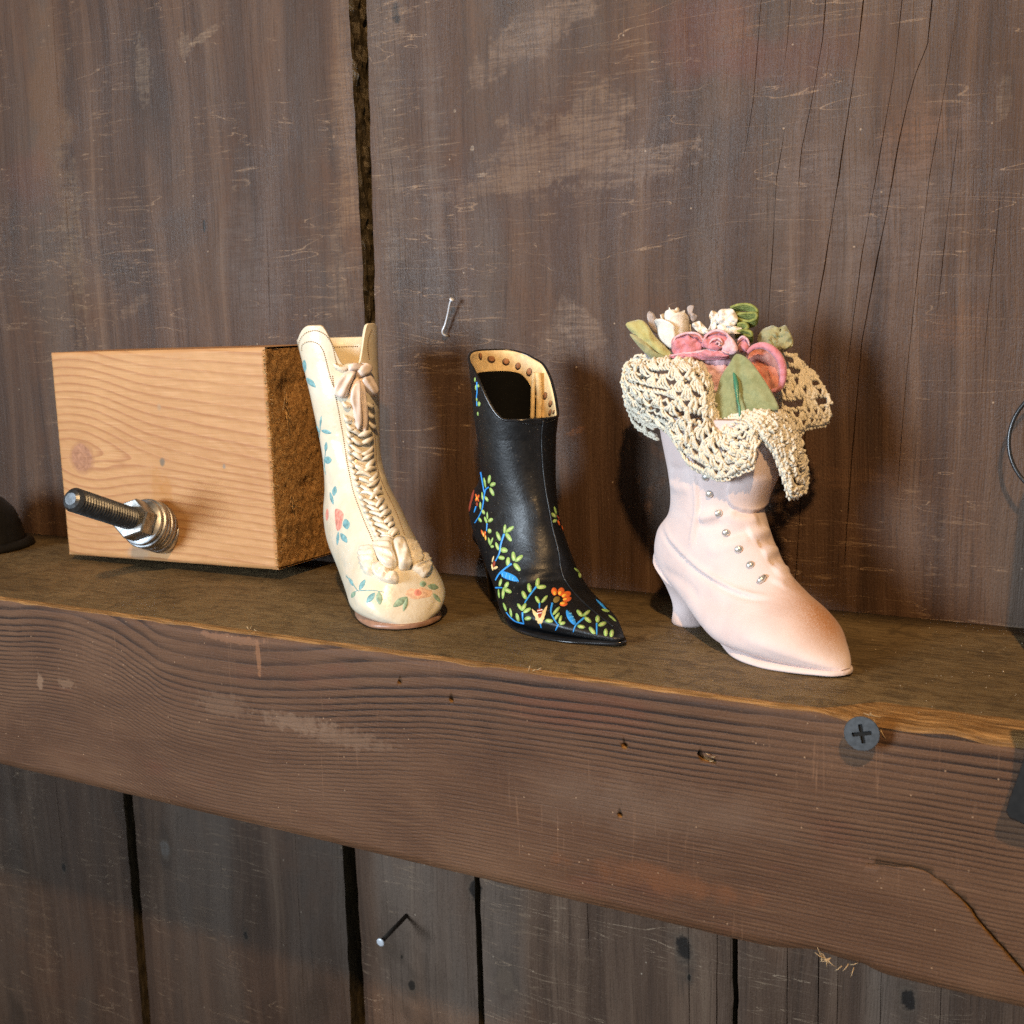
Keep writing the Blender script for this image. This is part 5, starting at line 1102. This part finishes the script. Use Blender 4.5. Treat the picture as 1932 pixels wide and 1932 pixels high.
l3 = thing('sage_leaf', (-86, 54, 58), 'crumpled sage leaf with frayed edge at the right of the bouquet', 'artificial leaf', 'leaves in the pink boot')
petal('blade', [(1220, 360), (1260, 300), (1330, 270), (1390, 295), (1440, 265), (1470, 310), (1505, 390), (1495, 450), (1430, 480), (1370, 520), (1290, 440), (1220, 430)], 53, -.2, .35, 1.0, .35, M_sage, l3, ruffle=1.1, wr=1.5); petal('blade', [(1300, 400), (1380, 330), (1470, 330), (1500, 420), (1420, 490), (1360, 480)], 51.5, -.2, .3, 1.0, .35, M_sage, l3, ruffle=.8, wr=1.4)
lp = thing('raffia_loops', (-92, 57, 66), 'looped olive raffia bundle behind the white blossom', 'raffia', 'leaves in the pink boot')
for P, d in [([(980, 140), (1060, 115), (1150, 120), (1205, 165), (1190, 210), (1110, 195), (1030, 185)], 56), ([(1010, 195), (1100, 190), (1195, 190), (1190, 240), (1120, 258), (1040, 235)], 55), ([(1040, 280), (1100, 275), (1125, 310), (1080, 340)], 54), ([(1020, 350), (1090, 335), (1150, 350), (1155, 385), (1090, 375)], 53)]:
    Q = Z6(P)
    for k in range(4): mesh('strand', *tube(catmull([at_y(x, y, d - .5 * k) + np.array([0, 0, .42 * k - .5]) for x, y in Q], 26), lambda t: .42, 7), M_loop, lp)

# ------------------------------------------------------------------ screw, nails, odds and ends
M_screw = plain('black_phosphate_screw', (.085, .095, .105), .42, .5, .2, 1.0, Metallic=.6); M_recess = plain('screw_recess_shade', (.008, .008, .008), .6, .2)  # near-black recess colour paints the shade inside the cross
sc = at_y(1626, 1384, -4.6); screw = thing('phillips_screw', tuple(sc), 'dark cross-head screw standing proud of the shelf front near its torn edge', 'screw')
sax = np.array([.10, -1, .10]); sax /= np.linalg.norm(sax); sX = np.cross(sax, [0, 0, 1.0]); sX /= np.linalg.norm(sX); sY = -np.cross(sax, sX)
def cross_r(t): # radius of the cross outline
    t = (t + .22) % (math.pi / 2); t = min(t, math.pi / 2 - t); w, L = .42, 1.95
    return min(L, w / max(math.sin(t), 1e-3)) if t > 1e-3 else L
V = []; n = 96
for r, h in [(1.3, -3.6), (3.35, -.15), (3.5, 0.0), (3.4, .16)]:
    for k in range(n): t = 2 * math.pi * k / n; V.append(sc + sax * h + r * (math.cos(t) * sX + math.sin(t) * sY))
for f, h in [(1.0, .18), (1.0, -.02), (1.0, -.35)]:
    for k in range(n): t = 2 * math.pi * k / n; r = cross_r(t) * f; V.append(sc + sax * h + r * (math.cos(t) * sX + math.sin(t) * sY))
F = grid_faces(7, n, True) + [tuple(6 * n + k for k in range(n))]
mesh('head', V, F, [M_screw, M_recess], screw, smooth=False, fmat=[1 if i >= 4 * n else 0 for i in range(len(F))])
mesh('shank', *lathe([(-12, 1.0), (-3, 1.2), (-.6, 1.3)], sc, sax, 12), M_screw, screw)
M_nail = plain('bright_nail_steel', (.74, .78, .84), .38, .6, .12, Metallic=.35); M_rustn = plain('rusty_nail', (.055, .045, .036), .55, .4, .3, Metallic=.5)
np_ = [at_y(x, y, d) for x, y, d in [(852, 566, 79.5), (849, 572, 79.8), (845, 592, 80.6), (840, 612, 81), (835, 624, 81), (836, 630, 81.3), (842, 634, 82.2), (848, 634, 85)]]
nail = thing('bent_nail', tuple(np_[-1]), 'bright bent nail hanging from the wide plank above the boots', 'nail'); mesh('shank', *tube(catmull(np_, 40), .32, 8), M_nail, nail)
mesh('head', *lathe([(-.3, .4), (0, .75), (.4, .75), (.45, .5)], np_[0], np_[0] - np_[1], 14), M_nail, nail)
p0, p1 = at_y(778, 1716, LOWY + 4), at_y(718, 1778, LOWY - 17); na = (p1 - p0) / np.linalg.norm(p1 - p0)
nl = thing('long_nail', tuple(p0), 'long dark nail with a shiny head sticking out of the wall below the shelf', 'nail'); mesh('shank', *lathe([(0, .8), (np.linalg.norm(p1 - p0) - .6, .8)], p0, na, 12), M_rustn, nl)
mesh('head', *lathe([(-.6, .8), (-.3, 1.45), (.1, 1.5), (.25, 1.2)], p1, na, 20), M_nail, nl)
# dark dome at the left edge
M_iron = plain('black_cast_iron', (.010, .010, .010), .45, .4, .3)
dc = at_z(-62, 1034); dome = thing('black_dome', (dc[0], dc[1], 0), 'black domed object with a flared foot cut off by the left edge', 'ornament')
mesh('dome', *lathe([(1.6, 22.5), (4, 21), (9, 20), (14, 18), (18, 14.5), (21, 9), (22.5, 3)], (dc[0], dc[1], 0), (0, 0, 1), 48), M_iron, dome); mesh('foot', *lathe([(0, 23.6), (.5, 24.4), (1.6, 24.0), (3.0, 22.2)], (dc[0], dc[1], 0), (0, 0, 1), 48), M_iron, dome)
# black wire stand and strap at the right edge
M_wire = plain('black_wire', (.02, .022, .025), .25, .6, .2)
wc_ = at_y(2024, 832, 76); wire = thing('wire_easel', (wc_[0], 66, 0), 'black wire easel with a round loop cut off by the right edge', 'easel')
mesh('loop', *tube([wc_ + np.array([14.2 * math.cos(t), 2.0 * math.sin(t), 14.2 * math.sin(t)]) for t in np.linspace(0, 2 * math.pi, 49)], .5, 8, False), M_wire, wire)
mesh('leg', *tube(catmull([wc_ + [0, 0, -14.2], wc_ + [-.5, -1, -25], (wc_[0] + 1, 72, 6), (wc_[0] + 1.5, 70, .8), (wc_[0] - 3, 60, .8)], 30), .75, 8), M_wire, wire); mesh('leg', *tube(catmull([wc_ + [10, 0, -10], (wc_[0] + 9, 68, 26), (wc_[0] + 12, 70, .8), (wc_[0] + 18, 60, .8)], 30), .75, 8), M_wire, wire)
PX = at_y(1952, 1000, 60)[0]
V = [(x, y + .12 * (z - 20), z) for y in (60, 60.6, 63.4, 64) for x, z in [(PX + (.6 if y in (60, 64) else 0), 1.5), (wc_[0] + 36, 1.5), (wc_[0] + 36, 54), (PX + 5, 54), (PX + .8, 50)]]
mesh('unseen_shadow_body', V, grid_faces(4, 5, True) + [(4, 3, 2, 1, 0), (15, 16, 17, 18, 19)], M_iron, wire, smooth=False)  # solid body added out of view to cast the shadow on the wall
sa_ = at_y(1899, 1527, -6); strap = thing('leather_strap', (sa_[0] + 8, -6, 2), 'dark leather strap end hanging over the shelf front at the right edge', 'strap')
V = []; out = [at_y(x, y, -6) for x, y in [(1945, 1300), (1932, 1430), (1918, 1470), (1905, 1505), (1899, 1527), (1905, 1540), (1932, 1552), (1975, 1562), (2010, 1560), (2020, 1300)]]
for d in (-1.1, -.8, .8, 1.1):
    k = .96 if abs(d) > 1 else 1.0; c_ = np.mean(out, axis=0); V += [c_ + (p - c_) * k + np.array([0, d, 0]) for p in out]
n = len(out); mesh('strap', V, grid_faces(4, n, True) + [tuple(range(n))[::-1], tuple(3 * n + k for k in range(n))], M_iron, strap, smooth=False)
# crumbs and dust on the shelf
du = MB(); Rr = random.Random(4)
for i in range(150):
    x = Rr.uniform(-330, -25) if i > 60 else Rr.gauss(-45, 16); y = Rr.uniform(3, 80); r = Rr.uniform(.06, .16) * (1.6 if Rr.random() < .12 else 1)
    if x > -22: continue
    b_ = Vector((x, y, .05)); q = [Vector((Rr.uniform(-1, 1), Rr.uniform(-1, 1), Rr.uniform(.2, 1))) * r for _ in range(6)]
    V = [b_ + Vector((-r, 0, 0)), b_ + Vector((r * Rr.uniform(.7, 1.6), 0, 0)), b_ + Vector((0, -r, 0)), b_ + Vector((0, r, 0)), b_ + Vector((0, 0, r * .8)), b_ + Vector((0, 0, -.1))]
    du.add(V, [(0, 2, 4), (2, 1, 4), (1, 3, 4), (3, 0, 4), (2, 0, 5), (1, 2, 5), (3, 1, 5), (0, 3, 5)])
tag(du.build('dust_crumbs', plain('crumb', (.40, .32, .22), .8, .2, .3)), 'scattered pale dust crumbs lying on the shelf top', 'dust', kind='stuff')
